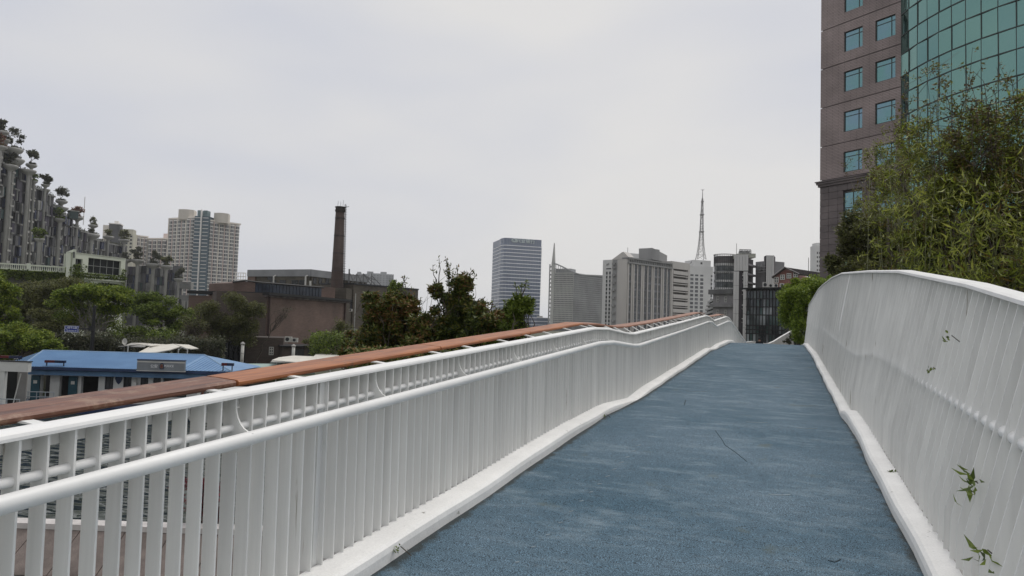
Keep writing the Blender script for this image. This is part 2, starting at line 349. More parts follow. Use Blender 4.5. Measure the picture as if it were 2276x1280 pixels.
# ------------------------------------------------------------------ left railing
G = 'white railings of the footbridge'
railL = thing('railing', 'white fin railing with brown wooden top rail on the left of the blue deck', 'railing', (-2.245, 0, 0), G)
def zt(y): return rl(y)+1.055         # underside of the beam
def fin_left(y, special=False):
    mb = MB(); h = .004; zb = dk(y)+.10+kh(y); T = zt(y)
    k = random.uniform(-.002, .002)
    if not special:
        P = [(-2.213, zb), (-2.223, T), (-2.297, T), (-2.286, zb)]
    else:
        c = [(-2.230, T)]
        for q in range(7):
            an = math.pi/2*q/6
            c.append((-2.230+.10*(1-math.cos(an)), rl(y)+1.03-.12*math.sin(an)))
        P = [(-2.213, zb), (-2.215, rl(y)+.82), (-2.130, rl(y)+.86)]+c[::-1]+[(-2.297, T), (-2.286, zb)]
    n = len(P)
    vs = [(x, y+k-h, z) for x, z in P]+[(x, y+k+h, z) for x, z in P]
    return mb, vs, [tuple(range(n)), tuple(range(2*n-1, n-1, -1))]+[(i, n+i, n+(i+1) % n, (i+1) % n) for i in range(n)]
sp = .0915; y = .62; i = 0; far = MB()
while y < 56:
    special = (i % 12 == 7)
    mb, v, f = fin_left(y, special)
    if i < 298:
        mb.add(v, f); part('bracket_fin' if special else 'fin', mb, M['fin'], railL, own=True)
    else: far.add(v, f)
    y += sp; i += 1
part('fin', far, M['fin'], railL, stuff=True)
def along(off, x, y0=-.6, y1=56, st=.5): return [(x, y, rl(y)+off) for y in ys(y0, y1, st)]
mb = MB(); mb.tube(along(.886, -2.15), .03, 14); part('handrail', mb, M['white'], railL, smooth=True)
mb = MB(); mb.tube(along(.922, -2.25), .017, 10); part('inner_tube', mb, M['white'], railL, smooth=True)
mb = MB(); mb.sweep([(-2.208, 1.056), (-2.208, 1.066), (-2.213, 1.076), (-2.225, 1.083), (-2.25, 1.087), (-2.285, 1.085), (-2.305, 1.076), (-2.306, 1.056)][::-1], [(y, 0, rl(y)) for y in ys(-.6, 56, .5)])
part('top_beam', mb, M['white'], railL)
mb = MB(); mb.sweep([(-2.299, 1.0), (-2.299, 1.055), (-2.305, 1.055), (-2.305, 1.0)][::-1], [(y, 0, rl(y)) for y in ys(-.6, 56, .5)])
part('back_plate', mb, M['fin'], railL)
for y in [2.93, 5.9, 8.9, 11.9, 14.9, 18, 21, 24, 27, 30]:
    mb = MB(); mb.box((-2.270, y+.05, (dk(y)+.1+zt(y))/2), (.05, .045, zt(y)-dk(y)-.1)); part('post', mb, M['fin'], railL, own=True)
WOOD = []
for nm, a, b_ in (('wood_orange', (.40, .145, .05), (.24, .08, .03)), ('wood_worn', (.20, .085, .05), (.10, .042, .028)), ('wood_red', (.34, .15, .085), (.21, .09, .05))):
    m = bpy.data.materials.new(nm); m.use_nodes = True; t = m.node_tree; bb = t.nodes['Principled BSDF']; L = t.links.new
    geo = N(t, 'ShaderNodeNewGeometry'); mp = N(t, 'ShaderNodeMapping'); mp.inputs['Scale'].default_value = (26, 1.3, 26); L(geo.outputs['Position'], mp.inputs[0])
    n1 = N(t, 'ShaderNodeTexNoise'); n1.inputs['Scale'].default_value = 1.4; n1.inputs['Detail'].default_value = 6; n1.inputs['Distortion'].default_value = .5; L(mp.outputs[0], n1.inputs['Vector'])
    cr = N(t, 'ShaderNodeValToRGB'); e = cr.color_ramp.elements; e[0].position = .34; e[0].color = (*b_, 1); e[1].position = .62; e[1].color = (*a, 1); L(n1.outputs['Fac'], cr.inputs[0])
    n2 = N(t, 'ShaderNodeTexNoise'); n2.inputs['Scale'].default_value = 5 if nm != 'wood_worn' else 9; n2.inputs['Detail'].default_value = 6; n2.inputs['Roughness'].default_value = .7; L(geo.outputs['Position'], n2.inputs['Vector'])
    mr = N(t, 'ShaderNodeMapRange'); mr.inputs[1].default_value = .6 if nm != 'wood_worn' else .53; mr.inputs[2].default_value = .7; L(n2.outputs['Fac'], mr.inputs[0])
    mxx = N(t, 'ShaderNodeMix', data_type='RGBA'); L(mr.outputs[0], mxx.inputs[0]); L(cr.outputs[0], mxx.inputs[6])
    mxx.inputs[7].default_value = ((.12, .075, .05, 1) if nm != 'wood_worn' else (.32, .21, .14, 1)); L(mxx.outputs[2], bb.inputs['Base Color'])
    n6 = N(t, 'ShaderNodeTexNoise'); n6.inputs['Scale'].default_value = 2.7; n6.inputs['Detail'].default_value = 4; L(geo.outputs['Position'], n6.inputs['Vector'])
    bb.inputs['Roughness'].default_value = .5
    bp = N(t, 'ShaderNodeBump'); bp.inputs['Strength'].default_value = .9 if nm == 'wood_worn' else .5; bp.inputs['Distance'].default_value = .006
    L(n1.outputs['Fac'], bp.inputs['Height']); L(bp.outputs[0], bb.inputs['Normal'])
    WOOD.append(m)
wp = [(-2.387, 1.082), (-2.386, 1.094), (-2.395, 1.103), (-2.495, 1.110), (-2.585, 1.113), (-2.597, 1.105), (-2.600, 1.090), (-2.590, 1.076), (-2.565, 1.068), (-2.415, 1.070), (-2.395, 1.074)]
def wy(y): return float(np.interp(y, [2.5, 9, 10.9, 13, 22.5, 24.1, 27], [0, .035, .085, .07, .07, .11, .07]))
joints = [.35, 2.52, 4.56, 6.5, 8.45, 9.75, 11.6, 13.6, 15.6, 17.6, 19.6, 21.6, 23.4, 25.4, 27.4, 29.4, 31.4]
for k in range(len(joints)-1):
    a, b_ = joints[k]+.008, joints[k+1]-.008
    mb = MB(); mb.sweep(wp[::-1], [(y, .004*math.sin(3*y), rl(y)+wy(y)) for y in ys(a, b_, .3)])
    part('rail_plank', mb, WOOD[1 if k == 0 else (0 if k < 4 else 2)], railL, own=True,
         label='darker worn plank with peeling stain' if k == 0 else None)
    for y in ((a+.36, (a+b_)/2+.12, b_-.16) if b_-a > 1.5 else (a+.2, b_-.2)):
        mb = MB(); z = rl(y)
        P = [(-2.245, y-.02, z+1.078), (-2.216, y-.02, z+1.07), (-2.216, y+.022, z+1.07), (-2.245, y+.022, z+1.078),
             (-2.40, y-.015, z+wy(y)+1.075), (-2.378, y-.015, z+wy(y)+1.083), (-2.378, y+.027, z+wy(y)+1.083), (-2.40, y+.027, z+wy(y)+1.075)]
        mb.hexa(P); part('rail_bracket', mb, M['fin'], railL, own=True)

# ------------------------------------------------------------------ right railing
railR = thing('railing', 'tall white fin railing leaning outward on the right of the blue deck', 'railing', (.95, 0, 0), G)
TY = [1.5, 4.15, 5.3, 8.2, 11.1, 16.2, 19.2, 23.6, 26.5, 30, 36, 49, 64]; TZ = [1.42, 1.72, 1.88, 2.21, 2.45, 2.83, 2.97, 3.07, 3.1, 2.98, 2.8, 2.42, .6]
def tz(y): return float(np.interp(y, TY, TZ))
def tx(y): return float(np.interp(y, [0, 20, 26, 40], [1.13, 1.13, 1.11, 1.0]))
sp = .152; y = 2.3; i = 0; far = MB()
while y < 62:
    h = .0045; zb = dk(y)+.10+ks(y); T = tz(y); zk = dk(y)+.36+.04*math.sin(y); X = tx(y); k = .003*math.sin(i*2.1)
    P = [(.845, zb), (.852, zk), (X, T), (X+.10, T), (.955, zk), (.945, zb)]
    n = len(P); vs = [(x, y+k-h, z) for x, z in P]+[(x, y+k+h, z) for x, z in P]
    fs = [tuple(range(n-1, -1, -1)), tuple(range(n, 2*n))]+[(i2, (i2+1) % n, n+(i2+1) % n, n+i2) for i2 in range(n)]
    if i < 292: mb = MB(); mb.add(vs, fs); part('fin', mb, M['fin'], railR, own=True)
    else: far.add(vs, fs)
    y += sp; i += 1
part('fin', far, M['fin'], railR, stuff=True)
yy = sorted(set(list(np.arange(1.5, 64, .6))+TY))
mb = MB(); mb.sweep([(-.022, 0), (-.02, .022), (0, .032), (.1, .03), (.118, .018), (.118, 0)], [(y, tx(y), tz(y)+.002) for y in yy])
part('top_rail', mb, M['white'], railR)
def midx(y, z):
    zk = dk(y)+.36; return .852+(tx(y)-.852)*(z-zk)/(tz(y)-zk)
mb = MB(); mb.tube([(midx(y, rl(y)+.86)+.051, y, rl(y)+.86) for y in ys(1.5, 62, .5)], .032, 10)
part('handrail', mb, M['white'], railR, smooth=True)
# backing: second layer of set-back fins closes the view on the right
mb = MB(); X0 = .95
for y0 in np.arange(2.3, 61.5, 1.52):
    pass
for yb in (14.3, 26.2, 38):
    mb = MB(); mb.tube([(.90, yb, dk(yb)+.1), (1.0, yb, dk(yb)+1.2), (tx(yb)+.03, yb, tz(yb))], .028, 8); part('post', mb, M['white'], railR, own=True)

# ------------------------------------------------------------------ facade helpers
def grid_stuff(name, parent, fr, us, zs, w, h, o, m, d=.25, skip=0.0):
    mb = MB()
    for u in us:
        for z in zs:
            if random.random() < skip: continue
            mb.fb(fr, u-w/2, u+w/2, z-h/2, z+h/2, o, o-d)
    return part(name, mb, m, parent, stuff=True)
def windows(parent, fr, us, zs, w, h, o, mf, mg, nx=2, nz_=1, fwid=.06, cross=None):
    """one window part each (frame bars) with its glass as a sub-part; meshes shared"""
    key = MB(); base = Frame((0, 0), (fr.u[0], fr.u[1])); base.n = fr.n
    key.fb(base, -w/2, w/2, h/2-fwid, h/2, 0, .06); key.fb(base, -w/2, w/2, -h/2, -h/2+fwid, 0, .06)
    key.fb(base, -w/2, -w/2+fwid, -h/2+fwid, h/2-fwid, 0, .06); key.fb(base, w/2-fwid, w/2, -h/2+fwid, h/2-fwid, 0, .06)
    for i in range(1, nx): u = -w/2+w*i/nx if cross is None else -w/2+w*cross[0]; key.fb(base, u-fwid/2, u+fwid/2, -h/2+fwid, h/2-fwid, 0, .05)
    for i in range(1, nz_): z = -h/2+h*i/nz_ if cross is None else h/2-h*cross[1]; key.fb(base, -w/2+fwid, w/2-fwid, z-fwid/2, z+fwid/2, 0, .045)
    me = key.mesh('window', mf)
    g = MB(); g.fb(base, -w/2+fwid*.5, w/2-fwid*.5, -h/2+fwid*.5, h/2-fwid*.5, .0, .02); gm_ = g.mesh('pane', mg)
    for u in us:
        for z in zs:
            p = fr.p(u, z, o); wd = inst(me, 'window', p, parent); gl = bpy.data.objects.new('pane', gm_); link(gl, wd)
def holes_wall(mb, fr, u0, u1, z0, z1, holes, depth, o=0.0):
    U = sorted(set([u0, u1]+[k for h in holes for k in (h[0], h[1]) if u0 < k < u1])); Z = sorted(set([z0, z1]+[k for h in holes for k in (h[2], h[3]) if z0 < k < z1]))
    for i in range(len(U)-1):
        for j in range(len(Z)-1):
            uc, zc = (U[i]+U[i+1])/2, (Z[j]+Z[j+1])/2
            if any(h[0] < uc < h[1] and h[2] < zc < h[3] for h in holes): continue
            mb.fq(fr, U[i], U[i+1], Z[j], Z[j+1], o)
    for a, b, c, d in holes:
        for q in ([(a, c), (b, c)], [(b, c), (b, d)], [(b, d), (a, d)], [(a, d), (a, c)]):
            mb.add([fr.p(*q[0], o), fr.p(*q[1], o), fr.p(*q[1], o-depth), fr.p(*q[0], o-depth)], [(0, 1, 2, 3)])
def text_mesh(body, size, m):
    c = bpy.data.curves.new('txt', 'FONT'); c.body = body; c.size = size; c.align_x = 'CENTER'; c.align_y = 'CENTER'; c.extrude = size*.04
    o = bpy.data.objects.new('txt', c); COL.objects.link(o); dg = bpy.context.evaluated_depsgraph_get()
    me = bpy.data.meshes.new_from_object(o.evaluated_get(dg)); bpy.data.objects.remove(o); bpy.data.curves.remove(c)
    me.materials.clear(); me.materials.append(m); return me
def letter(body, size, m, fr, u, z, o, parent, name='lettering', sx=1.0):
    ob = bpy.data.objects.new(name, text_mesh(body, size, m)); p = fr.p(u, z, o); w = wloc(parent)
    ob.location = (p[0]-w.x, p[1]-w.y, p[2]-w.z)
    Mx = Matrix(((fr.u[0], 0, fr.n[0]), (fr.u[1], 0, fr.n[1]), (0, 1, 0)))
    ob.rotation_euler = Mx.to_euler(); ob.scale = (sx, 1, 1); link(ob, parent); return ob
GZ = -4.2

# ------------------------------------------------------------------ granite and glass tower on the right
frT = Frame(gp(29.2, 64.75), gp(29.2+.62/1.1766*8.0, 64.75-8.0/1.1766))
uR = frT.u_(2013, 300); uW1a, uW1b = frT.u_(1875, 200), frT.u_(1917, 200); uW2a, uW2b = frT.u_(1945, 200), frT.u_(1990, 200)
tower = thing('office_tower', 'tall brown granite tower with green windows and a curved green glass front', 'tower', (*frT.p(4, 0, -8)[:2], GZ))
M['granite'] = lined('granite', (.32, .26, .245), (.17, .135, .125), frT, 1.2, .14, .16, var=.05, off=.5, bump=.2)
M['granite2'] = mat('granite_panels', (.14, .115, .11), .45, .18, .5, bump=.05)
M['gg'] = mat('green_glass', (.185, .33, .295), .07, .15, .05, col2=(.14, .27, .25), metal=.9, spec=.5)
M['gg2'] = mat('green_window_glass', (.15, .30, .28), .05, .12, .35, col2=(.19, .28, .36), metal=.9)
M['mull'] = mat('mullion', (.05, .062, .058), .5, .1, 1)
z_led = [frT.z_(1822, y) for y in (72, 156.8, 242, 329)]
fh = (z_led[0]-z_led[3])/3; z_cor = frT.z_(1822, 412)
levels = [z_led[3]-(z_led[3]-z_cor)]+[z_led[3]+k*fh for k in range(8)]
wz1 = frT.z_(1876, 73) if False else None
# window sill / head heights measured on column 1
hw = frT.z_(1876, 74)-frT.z_(1876, 118); zc0 = (frT.z_(1876, 245+.0)+frT.z_(1876, 294))/2
zc0 = (frT.z_(1876, 249)+frT.z_(1876, 293))/2
zcs = [zc0+k*fh for k in range(-1, 6)]
w1, w2 = uW1b-uW1a, uW2b-uW2a; ww = (w1+w2)/2
c1u, c2u = (uW1a+uW1b)/2, (uW2a+uW2b)/2
for k in range(len(levels)-1):
    za, zb = levels[k]+(.06 if k else .45), levels[k+1]
    holes = [(c-ww/2, c+ww/2, z-hw/2, z+hw/2) for c in (c1u, c2u) for z in zcs if za < z < zb]
    mb = MB(); holes_wall(mb, frT, 0, uR, za, zb, holes, .22); part('wall_band', mb, M['granite'], tower)
mb = MB(); mb.fb(frT, .05, uR-.05, z_cor, levels[-1]+.5, -.23, -18); mb.fb(frT, .1, uR-.1, GZ, z_cor, -.3, -18); part('core', mb, M['granite2'], tower)
windows(tower, frT, (c1u, c2u), zcs, ww, hw, -.2, M['mull'], M['gg2'], 2, 2, .07, cross=(.77, .24))
mb = MB(); mb.fb(frT, -.22, uR+.1, z_cor, z_cor+.2, .3, -.2); mb.fb(frT, -.12, uR+.1, z_cor-.22, z_cor, .17, -.2); mb.fb(frT, -.3, uR+.1, z_cor+.2, z_cor+.3, .4, -.2)
part('cornice', mb, M['granite2'], tower)
pw, ph = .92, .62
nU = int(uR/pw)+1; zt_ = z_cor-.24
lowh = [(c-ww/2, c+ww/2, frT.z_(1875, 497), frT.z_(1875, 427)) for c in (c1u, c2u)]+[(c-ww/2, c+ww/2, frT.z_(1875, 640), frT.z_(1875, 575)) for c in (c1u, c2u)]
pm = {}
U = sorted(set([0]+[k*pw for k in range(1, 20) if k*pw < uR]+[uR])); nr = 17
for j in range(nr):
    zb = zt_-j*ph; za = zb-ph+.025
    if zb < GZ+.3: break
    for i in range(len(U)-1):
        segs = [(U[i]+.012, U[i+1]-.012)]
        for h in lowh:
            if h[2]-.2 < (za+zb)/2 < h[3]+.2:
                ns = []
                for a, b_ in segs:
                    if b_ <= h[0] or a >= h[1]: ns.append((a, b_))
                    else:
                        if a < h[0]-.05: ns.append((a, h[0]))
                        if b_ > h[1]+.05: ns.append((h[1], b_))
                segs = ns
        for a, b_ in segs:
            mb = MB(); mb.fb(frT, a, b_, za, zb, random.uniform(-.01, .01), -.2); part('granite_panel', mb, M['granite2'], tower, own=True)
for h in lowh:
    windows(tower, frT, [(h[0]+h[1])/2], [(h[2]+h[3])/2], h[1]-h[0], h[3]-h[2], -.2, M['mull'], M['gg2'], 2, 2, .08)
# left return wall in depth
mb = MB(); bk = frT.p(0, 0)+np.array([*(-frT.n[:2]*18), 0]); 
mb.fb(frT, .0, .3, z_cor+.3, levels[-1]+.5, -.26, -18); part('side_wall', mb, M['granite'], tower)
# curved curtain wall
wv = 1.186; phi = [31-3.9*k for k in range(0, 9)]
pts = [np.array([35.7, 48.0])]
for k in range(9):
    a = rad(phi[k]-1.95); pts.append(pts[-1]+np.array([-math.sin(a), math.cos(a)])*wv)
pts = pts[::-1]
z_r = []
def colz(a, d, py, px):
    r = (d); return H+(horizon(px)-py)/FPX*d*1.0
zbase = at(2266, 95.6, 48.0)[2]; za_ = at(2266, 157, 48.0)[2]; zb_ = at(2266, 44, 48.0)[2]
fl = zb_-za_; h1 = zb_-zbase; h2 = zbase-za_
rows = []; z = za_-fl*5
while z < 40: rows += [z, z+h2]; z += fl
right = [np.array([35.7, 48.0])+np.array([.52, -.86])*wv*k for k in (1, 2, 3, 4)]
allp = [np.array(p) for p in pts]+right
gpt = [gp(*p) for p in allp]
for i in range(len(gpt)-1):
    f = Frame(gpt[i], gpt[i+1])
    for j in range(len(rows)-1):
        mb = MB(); tl = .03*math.sin(i*3.1+j*1.7)
        P = [f.p(.03, rows[j]+.04, tl), f.p(f.L-.03, rows[j]+.04, -tl), f.p(f.L-.03, rows[j+1]-.04, -tl+.004), f.p(.03, rows[j+1]-.04, tl)]
        mb.add(P+[q-f.n*.05 for q in P], [(0, 1, 2, 3), (4, 7, 6, 5), (0, 4, 5, 1), (1, 5, 6, 2), (2, 6, 7, 3), (3, 7, 4, 0)])
        part('glass_panel', mb, M['gg'], tower, own=True)
mb = MB()
for i in range(len(gpt)): mb.box((*gpt[i][:2], (rows[0]+rows[-1])/2), (.06, .06, rows[-1]-rows[0]))
part('mullion', mb, M['mull'], tower, stuff=True)
for z in rows:
    mb = MB()
    for i in range(len(gpt)-1):
        f = Frame(gpt[i], gpt[i+1]); mb.fb(f, 0.05, f.L-.05, z-.045, z+.045, .05, -.12)
    part('transom', mb, M['mull'], tower)
mb = MB(); mb.prism([gpt[k]-np.array([*(Frame(gpt[min(k, len(gpt)-2)], gpt[min(k, len(gpt)-2)+1]).n[:2]*.4), 0]) for k in range(len(gpt))]+[gp(60, 60), gp(45, 75)], GZ, rows[-1]); part('glass_core', mb, M['darkmetal'], tower)
mb = MB(); q = frT.p(uR, 0); g0 = gpt[0]; f = Frame(q, g0)
mb.fb(frT, uR+.0, uR+.12, GZ, 40, .05, -3); mb.fb(f, .0, f.L, GZ, 40, -.9, -1.4); part('pier', mb, mat('pier_grey', (.11, .1, .1), .6, .2, .6), tower)

# ------------------------------------------------------------------ bank tower (far)
def bands(parent, poly, z0, z1, n, th, m, grow=.25, name='floor_band'):
    c = np.mean([p[:2] for p in poly], axis=0)
    out = []
    for p in poly:
        v = np.array(p[:2])-c; v = v/np.linalg.norm(v); out.append(np.array(p[:2])+v*grow)
    for k in range(n):
        z = z0+(z1-z0)*k/(n-1); mb = MB(); mb.prism(out, z-th/2, z+th/2); part(name, mb, m, parent)
D = 800
P = [at(1091, 700, 850), at(1104, 700, 822), at(1108.5, 700, 808), at(1115, 700, 801), at(1122, 700, 800), at(1199, 700, 812), at(1199, 700, 850), at(1130, 700, 870)]
bank = thing('office_tower', 'blue glass bank tower with white floor bands and rooftop lettering', 'tower', (*P[4][:2], GZ))
mg = mat('bank_glass', (.085, .12, .19), .2, .35, .02, col2=(.14, .17, .24), spec=.5)
frB = Frame(P[4], P[5]); zt1 = frB.z_(1122, 528)
mb = MB(); mb.prism(P, GZ, zt1); part('glass_wall', mb, mg, bank)
zA = frB.z_(1122, 544.5); nfl = 25; fh_ = (frB.z_(1122, 544.5)-frB.z_(1122, 544.5+7.95*10))/10
mw = mat('bank_white', (.78, .79, .82), .6, .05, .1)
for k in range(26):
    mb = MB(); c = np.mean([p[:2] for p in P], axis=0)
    ou = [np.array(p[:2])+(np.array(p[:2])-c)/np.linalg.norm(np.array(p[:2])-c)*.5 for p in P]
    z = zA-k*fh_
    if z < 0: break
    mb.prism(ou, z-.42, z+.42); part('floor_band', mb, mw, bank)
mb = MB()
for i in range(len(P)-3):
    f = Frame(P[i], P[i+1]); n = max(1, int(f.L/3.2))
    for k in range(n): mb.fb(f, f.L*k/n, f.L*k/n+.22, 0, zt1-.3, .12, -.2)
part('mullion', mb, mat('bank_mullion', (.25, .27, .3), .5, .1, 1), bank, stuff=True)
lm = mat('pale_sign', (.62, .7, .68), .6, .02, 1)
letter('兴业银行', 5.6, lm, frB, frB.u_(1168, 534), frB.z_(1168, 536.5), .8, bank, sx=1.05)
mb = MB()
u_, z_ = frB.u_(1143, 534), frB.z_(1143, 534.5)
for rr, a0, a1, oz in ((2.9, 0, 360, 0), (1.7, -200, 60, .25)):
    pp = [frB.p(u_+rr*1.15*math.cos(rad(a)), z_+oz+rr*.62*math.sin(rad(a)), .7) for a in range(int(a0), int(a1)+1, 20)]
    mb.tube(pp, .38, 5)
part('logo', mb, lm, bank)
P = [at(1193, 700, 760), at(1222, 700, 760), at(1222, 700, 790), at(1193, 700, 790)]
low = thing('office_building', 'low blue glass building between the bank tower and the spired tower', 'building', (*P[0][:2], GZ))
zt2 = at(1200, 706, 760)[2]; mb = MB(); mb.prism(P, GZ, zt2); part('glass_wall', mb, mg, low)
for k in range(5): mb = MB(); mb.prism([p*1 for p in [at(1192.6, 700, 759.5), at(1222.4, 700, 759.5), at(1222.4, 700, 790), at(1192.6, 700, 790)]], zt2-.4-k*4.0, zt2+.2-k*4.0); part('floor_band', mb, mw, low)
mb = MB(); mb.box((*at(1200, 700, 765)[:2], zt2+1), (6, 3, 2)); part('roof_plant', mb, M['conc'], low)
# tiny distant tower behind the shrubs
P = [at(1053, 700, 900), at(1064, 700, 900), at(1064, 700, 920), at(1053, 700, 920)]
dt = thing('distant_tower', 'small grey distant tower peeking out behind the shrubs left of the bank tower', 'tower', (*P[0][:2], GZ))
mb = MB(); mb.prism(P, GZ, at(1058, 668, 900)[2]); part('wall', mb, M['conc'], dt)
grid_stuff('window', dt, Frame(P[0], P[1]), [1.5, 4], list(np.arange(4, 28, 3.4)), 1.4, 1.5, .05, M['wdark'])

# ------------------------------------------------------------------ spired building
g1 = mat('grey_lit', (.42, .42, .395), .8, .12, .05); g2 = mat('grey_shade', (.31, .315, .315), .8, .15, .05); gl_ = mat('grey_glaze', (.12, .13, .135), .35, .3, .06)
fA = FR(1227, 700, 1272, 690); fB_ = FR(1272, 690, 1340, 730)
sb = thing('office_tower', 'grey tower with a sloping curved roofline and a sharp corner spire', 'tower', (*fA.A[:2], GZ))
zl = [fA.z_(1227, 597), fA.z_(1272, 606)]; zr = fB_.z_(1300, 611)
mb = MB(); mb.fb(fA, 0, fA.L, GZ, zl[1], 0, -20); mb.fb(fB_, 0, fB_.L, GZ, zr, -.2, -25); part('body', mb, gl_, sb)
nf = 30; zz = zl[1]; st = (fA.z_(1240, 640)-fA.z_(1240, 663.3))/5
k = 0
while zz > 2:
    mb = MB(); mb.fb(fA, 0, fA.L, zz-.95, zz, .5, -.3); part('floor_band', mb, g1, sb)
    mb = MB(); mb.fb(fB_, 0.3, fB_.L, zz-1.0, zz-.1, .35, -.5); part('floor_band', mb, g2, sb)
    zz -= st; k += 1
mb = MB()
for u in np.linspace(0, fA.L, 16): mb.fb(fA, u-.2, u+.2, 0, zl[1], .3, -.2)
for u in np.linspace(0.4, fB_.L-.3, 26): mb.fb(fB_, u-.15, u+.15, 0, zr-1, .2, -.2)
part('mullion', mb, g1, sb, stuff=True)
# curved roof edge and lattice
def px_pt(f, px, py, o=0): u, z = f.uv(px, py); return f.p(u, z, o)
crv = [(1231, 585), (1240, 588), (1250, 592.5), (1260, 597.5), (1270, 603), (1280, 607.5), (1292, 611), (1305, 611.5), (1338, 613)]
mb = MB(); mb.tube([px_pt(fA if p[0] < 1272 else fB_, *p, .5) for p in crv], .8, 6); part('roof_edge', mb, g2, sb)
mb = MB()
for a in range(1231, 1270, 5):
    yy0 = np.interp(a, [c[0] for c in crv], [c[1] for c in crv]); mb.tube([px_pt(fA, a, yy0), px_pt(fA, a, 607)], .28, 4)
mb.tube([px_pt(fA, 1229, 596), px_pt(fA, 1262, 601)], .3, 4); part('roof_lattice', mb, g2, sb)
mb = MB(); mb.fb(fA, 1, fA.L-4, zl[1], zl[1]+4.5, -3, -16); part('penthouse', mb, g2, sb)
a, b_ = fA.uv(1223.5, 700)[0], fA.uv(1230, 700)[0]
mb = MB(); z0 = fA.z_(1227, 587); z1 = fA.z_(1232, 540); t_ = px_pt(fA, 1232, 540)
mb.add([fA.p(a, z0, 1), fA.p(b_, z0, 1), fA.p(b_, z0, -2), fA.p(a, z0, -2), t_+fA.u*.35, t_-fA.u*.35, t_-fA.u*.35-fA.n*.5, t_+fA.u*.35-fA.n*.5], [(3, 2, 1, 0), (0, 1, 4, 5), (1, 2, 7, 4), (2, 3, 6, 7), (3, 0, 5, 6), (4, 7, 6, 5)])
mb.fb(fA, a, b_, GZ, z0, 1, -2); part('spire', mb, g1, sb)
mb = MB(); a2 = fA.uv(1218.5, 700)[0]
for z in np.arange(2, z0, 4.2): mb.fb(fA, a2, a, z, z+1.6, .6, -1)
mb.fb(fA, a2, a2+.7, GZ, z0, .7, -1); part('ladder_frame', mb, g2, sb)

# ------------------------------------------------------------------ grey slab complex
warm = mat('slab_warm', (.52, .495, .465), .8, .09, .06, streak=.3); wallw = mat('slab_white', (.64, .635, .62), .8, .06, .08); slabg = mat('slab_grey', (.29, .29, .285), .8, .12, .08, streak=.3)
f0 = FR(1337, 313, 1359, 309); f1 = FR(1357, 303, 1393, 296); f2 = FR(1393, 296, 1490, 318); f3 = FR(1490, 318, 1531, 328)
gs = thing('apartment_block', 'big grey slab block with vertical dark window strips and side balconies', 'building', (*f2.A[:2], GZ))
mb = MB(); mb.fb(f0, 0, f0.L, GZ, f0.z_(1340, 578), 0, -12); part('stair_tower', mb, wallw, gs)
zz = [f0.z_(1350, y) for y in np.arange(607, 740, 8.85)]
mb = MB()
for z in zz:
    for px in (1346.7, 1353.7): u = f0.u_(px); mb.fb(f0, u-.42, u+.42, z-.7, z+.7, .05, -.2)
mb.fb(f0, f0.u_(1345), f0.u_(1356), f0.z_(1350, 598.5), f0.z_(1350, 596), .05, -.2)
part('window', mb, M['wdark'], gs, stuff=True)
mb = MB(); eu, ez = f0.u_(1348.5), f0.z_(1348, 588); mb.tube([f0.p(eu+a*.75, ez+b2*.7, .1) for a, b2 in ((-1, .6), (-.6, -.8), (-.1, .7), (.2, -.3), (.7, 1), (1, 0))], .13, 4); part('emblem', mb, slabg, gs)
zt3 = f1.z_(1393, 570.5)
mb = MB(); mb.fb(f1, 0, f1.L, GZ, f1.z_(1358, 577), 0, -1)
P = [f1.p(0, f1.z_(1358, 577)), f1.p(f1.L, f1.z_(1393, 577)), f1.p(f1.L, zt3), f1.p(f1.L*.72, f1.z_(1381, 560)), f1.p(f1.L*.62, f1.z_(1379, 560.5))]
P2 = [q-f1.n*4 for q in P]; mb.add(P+P2, [(0, 1, 2, 3, 4), (9, 8, 7, 6, 5)]+[(i, 5+i, 5+(i+1) % 5, (i+1) % 5) for i in range(5)])
part('end_wall', mb, warm, gs)
mb = MB(); pts_ = [f1.p(f1.u_(1369)+(f1.L-f1.u_(1369))*t, 0, 1.2*math.sin(math.pi*t*.9)) for t in np.linspace(0, 1, 9)]
mb.prism(pts_, GZ, f1.z_(1380, 577)); part('curved_wall', mb, warm, gs)
for y in (587, 595, 612.5, 629, 645, 662, 679, 695, 713):
    mb = MB(); u = f1.u_(1361.5); z = f1.z_(1362, y); mb.fb(f1, u-.0, u+1.5, z-.5, z+.5, 1.1, 0); part('balcony', mb, slabg, gs, own=True)
mb = MB(); mb.fb(f1, f1.u_(1367), f1.u_(1368.6), 0, f1.z_(1367, 588), .03, -.1); part('shaft', mb, M['wdark'], gs)
mb = MB(); mb.fb(f2, 0, f2.L, GZ, f2.z_(1393, 575), -.5, -8.5); part('body', mb, slabg, gs)
top2 = f2.z_(1393, 571.5)
mb = MB(); mb.fb(f2, -.4, f2.L+.2, top2-2.6, top2-1.9, .7, -3); mb.fb(f2, -.4, f2.L+.2, top2-.5, top2+.1, .7, -3)
for px in range(1395, 1492, 4): u = f2.u_(px); mb.fb(f2, u-.2, u+.2, top2-1.9, top2-.5, .4, -.2)
part('parapet', mb, slabg, gs)
strips = [(1393.5, 1401), (1408.5, 1414), (1416.5, 1423), (1430.5, 1437), (1439.5, 1446), (1453, 1459.5), (1461.5, 1467), (1474.5, 1480), (1482.5, 1488)]
edges = [1393]+[k for s in strips for k in s]+[1490]
for i, (a, b_) in enumerate(strips):
    mb = MB(); mb.fb(f2, f2.u_(a), f2.u_(b_), 0, top2-2.6, -.12, -.6)
    part('glass_strip', mb, M['glassd'] if i % 3 else M['wdark'], gs)
    mb = MB()
    for z in np.arange(1, top2-4, 3.35): mb.fb(f2, f2.u_(a), f2.u_(b_), z, z+.9, -.04, -.11)
    part('spandrel', mb, mat('spandrel%d' % i, (.13, .135, .145), .6, .3, .1), gs, stuff=True)
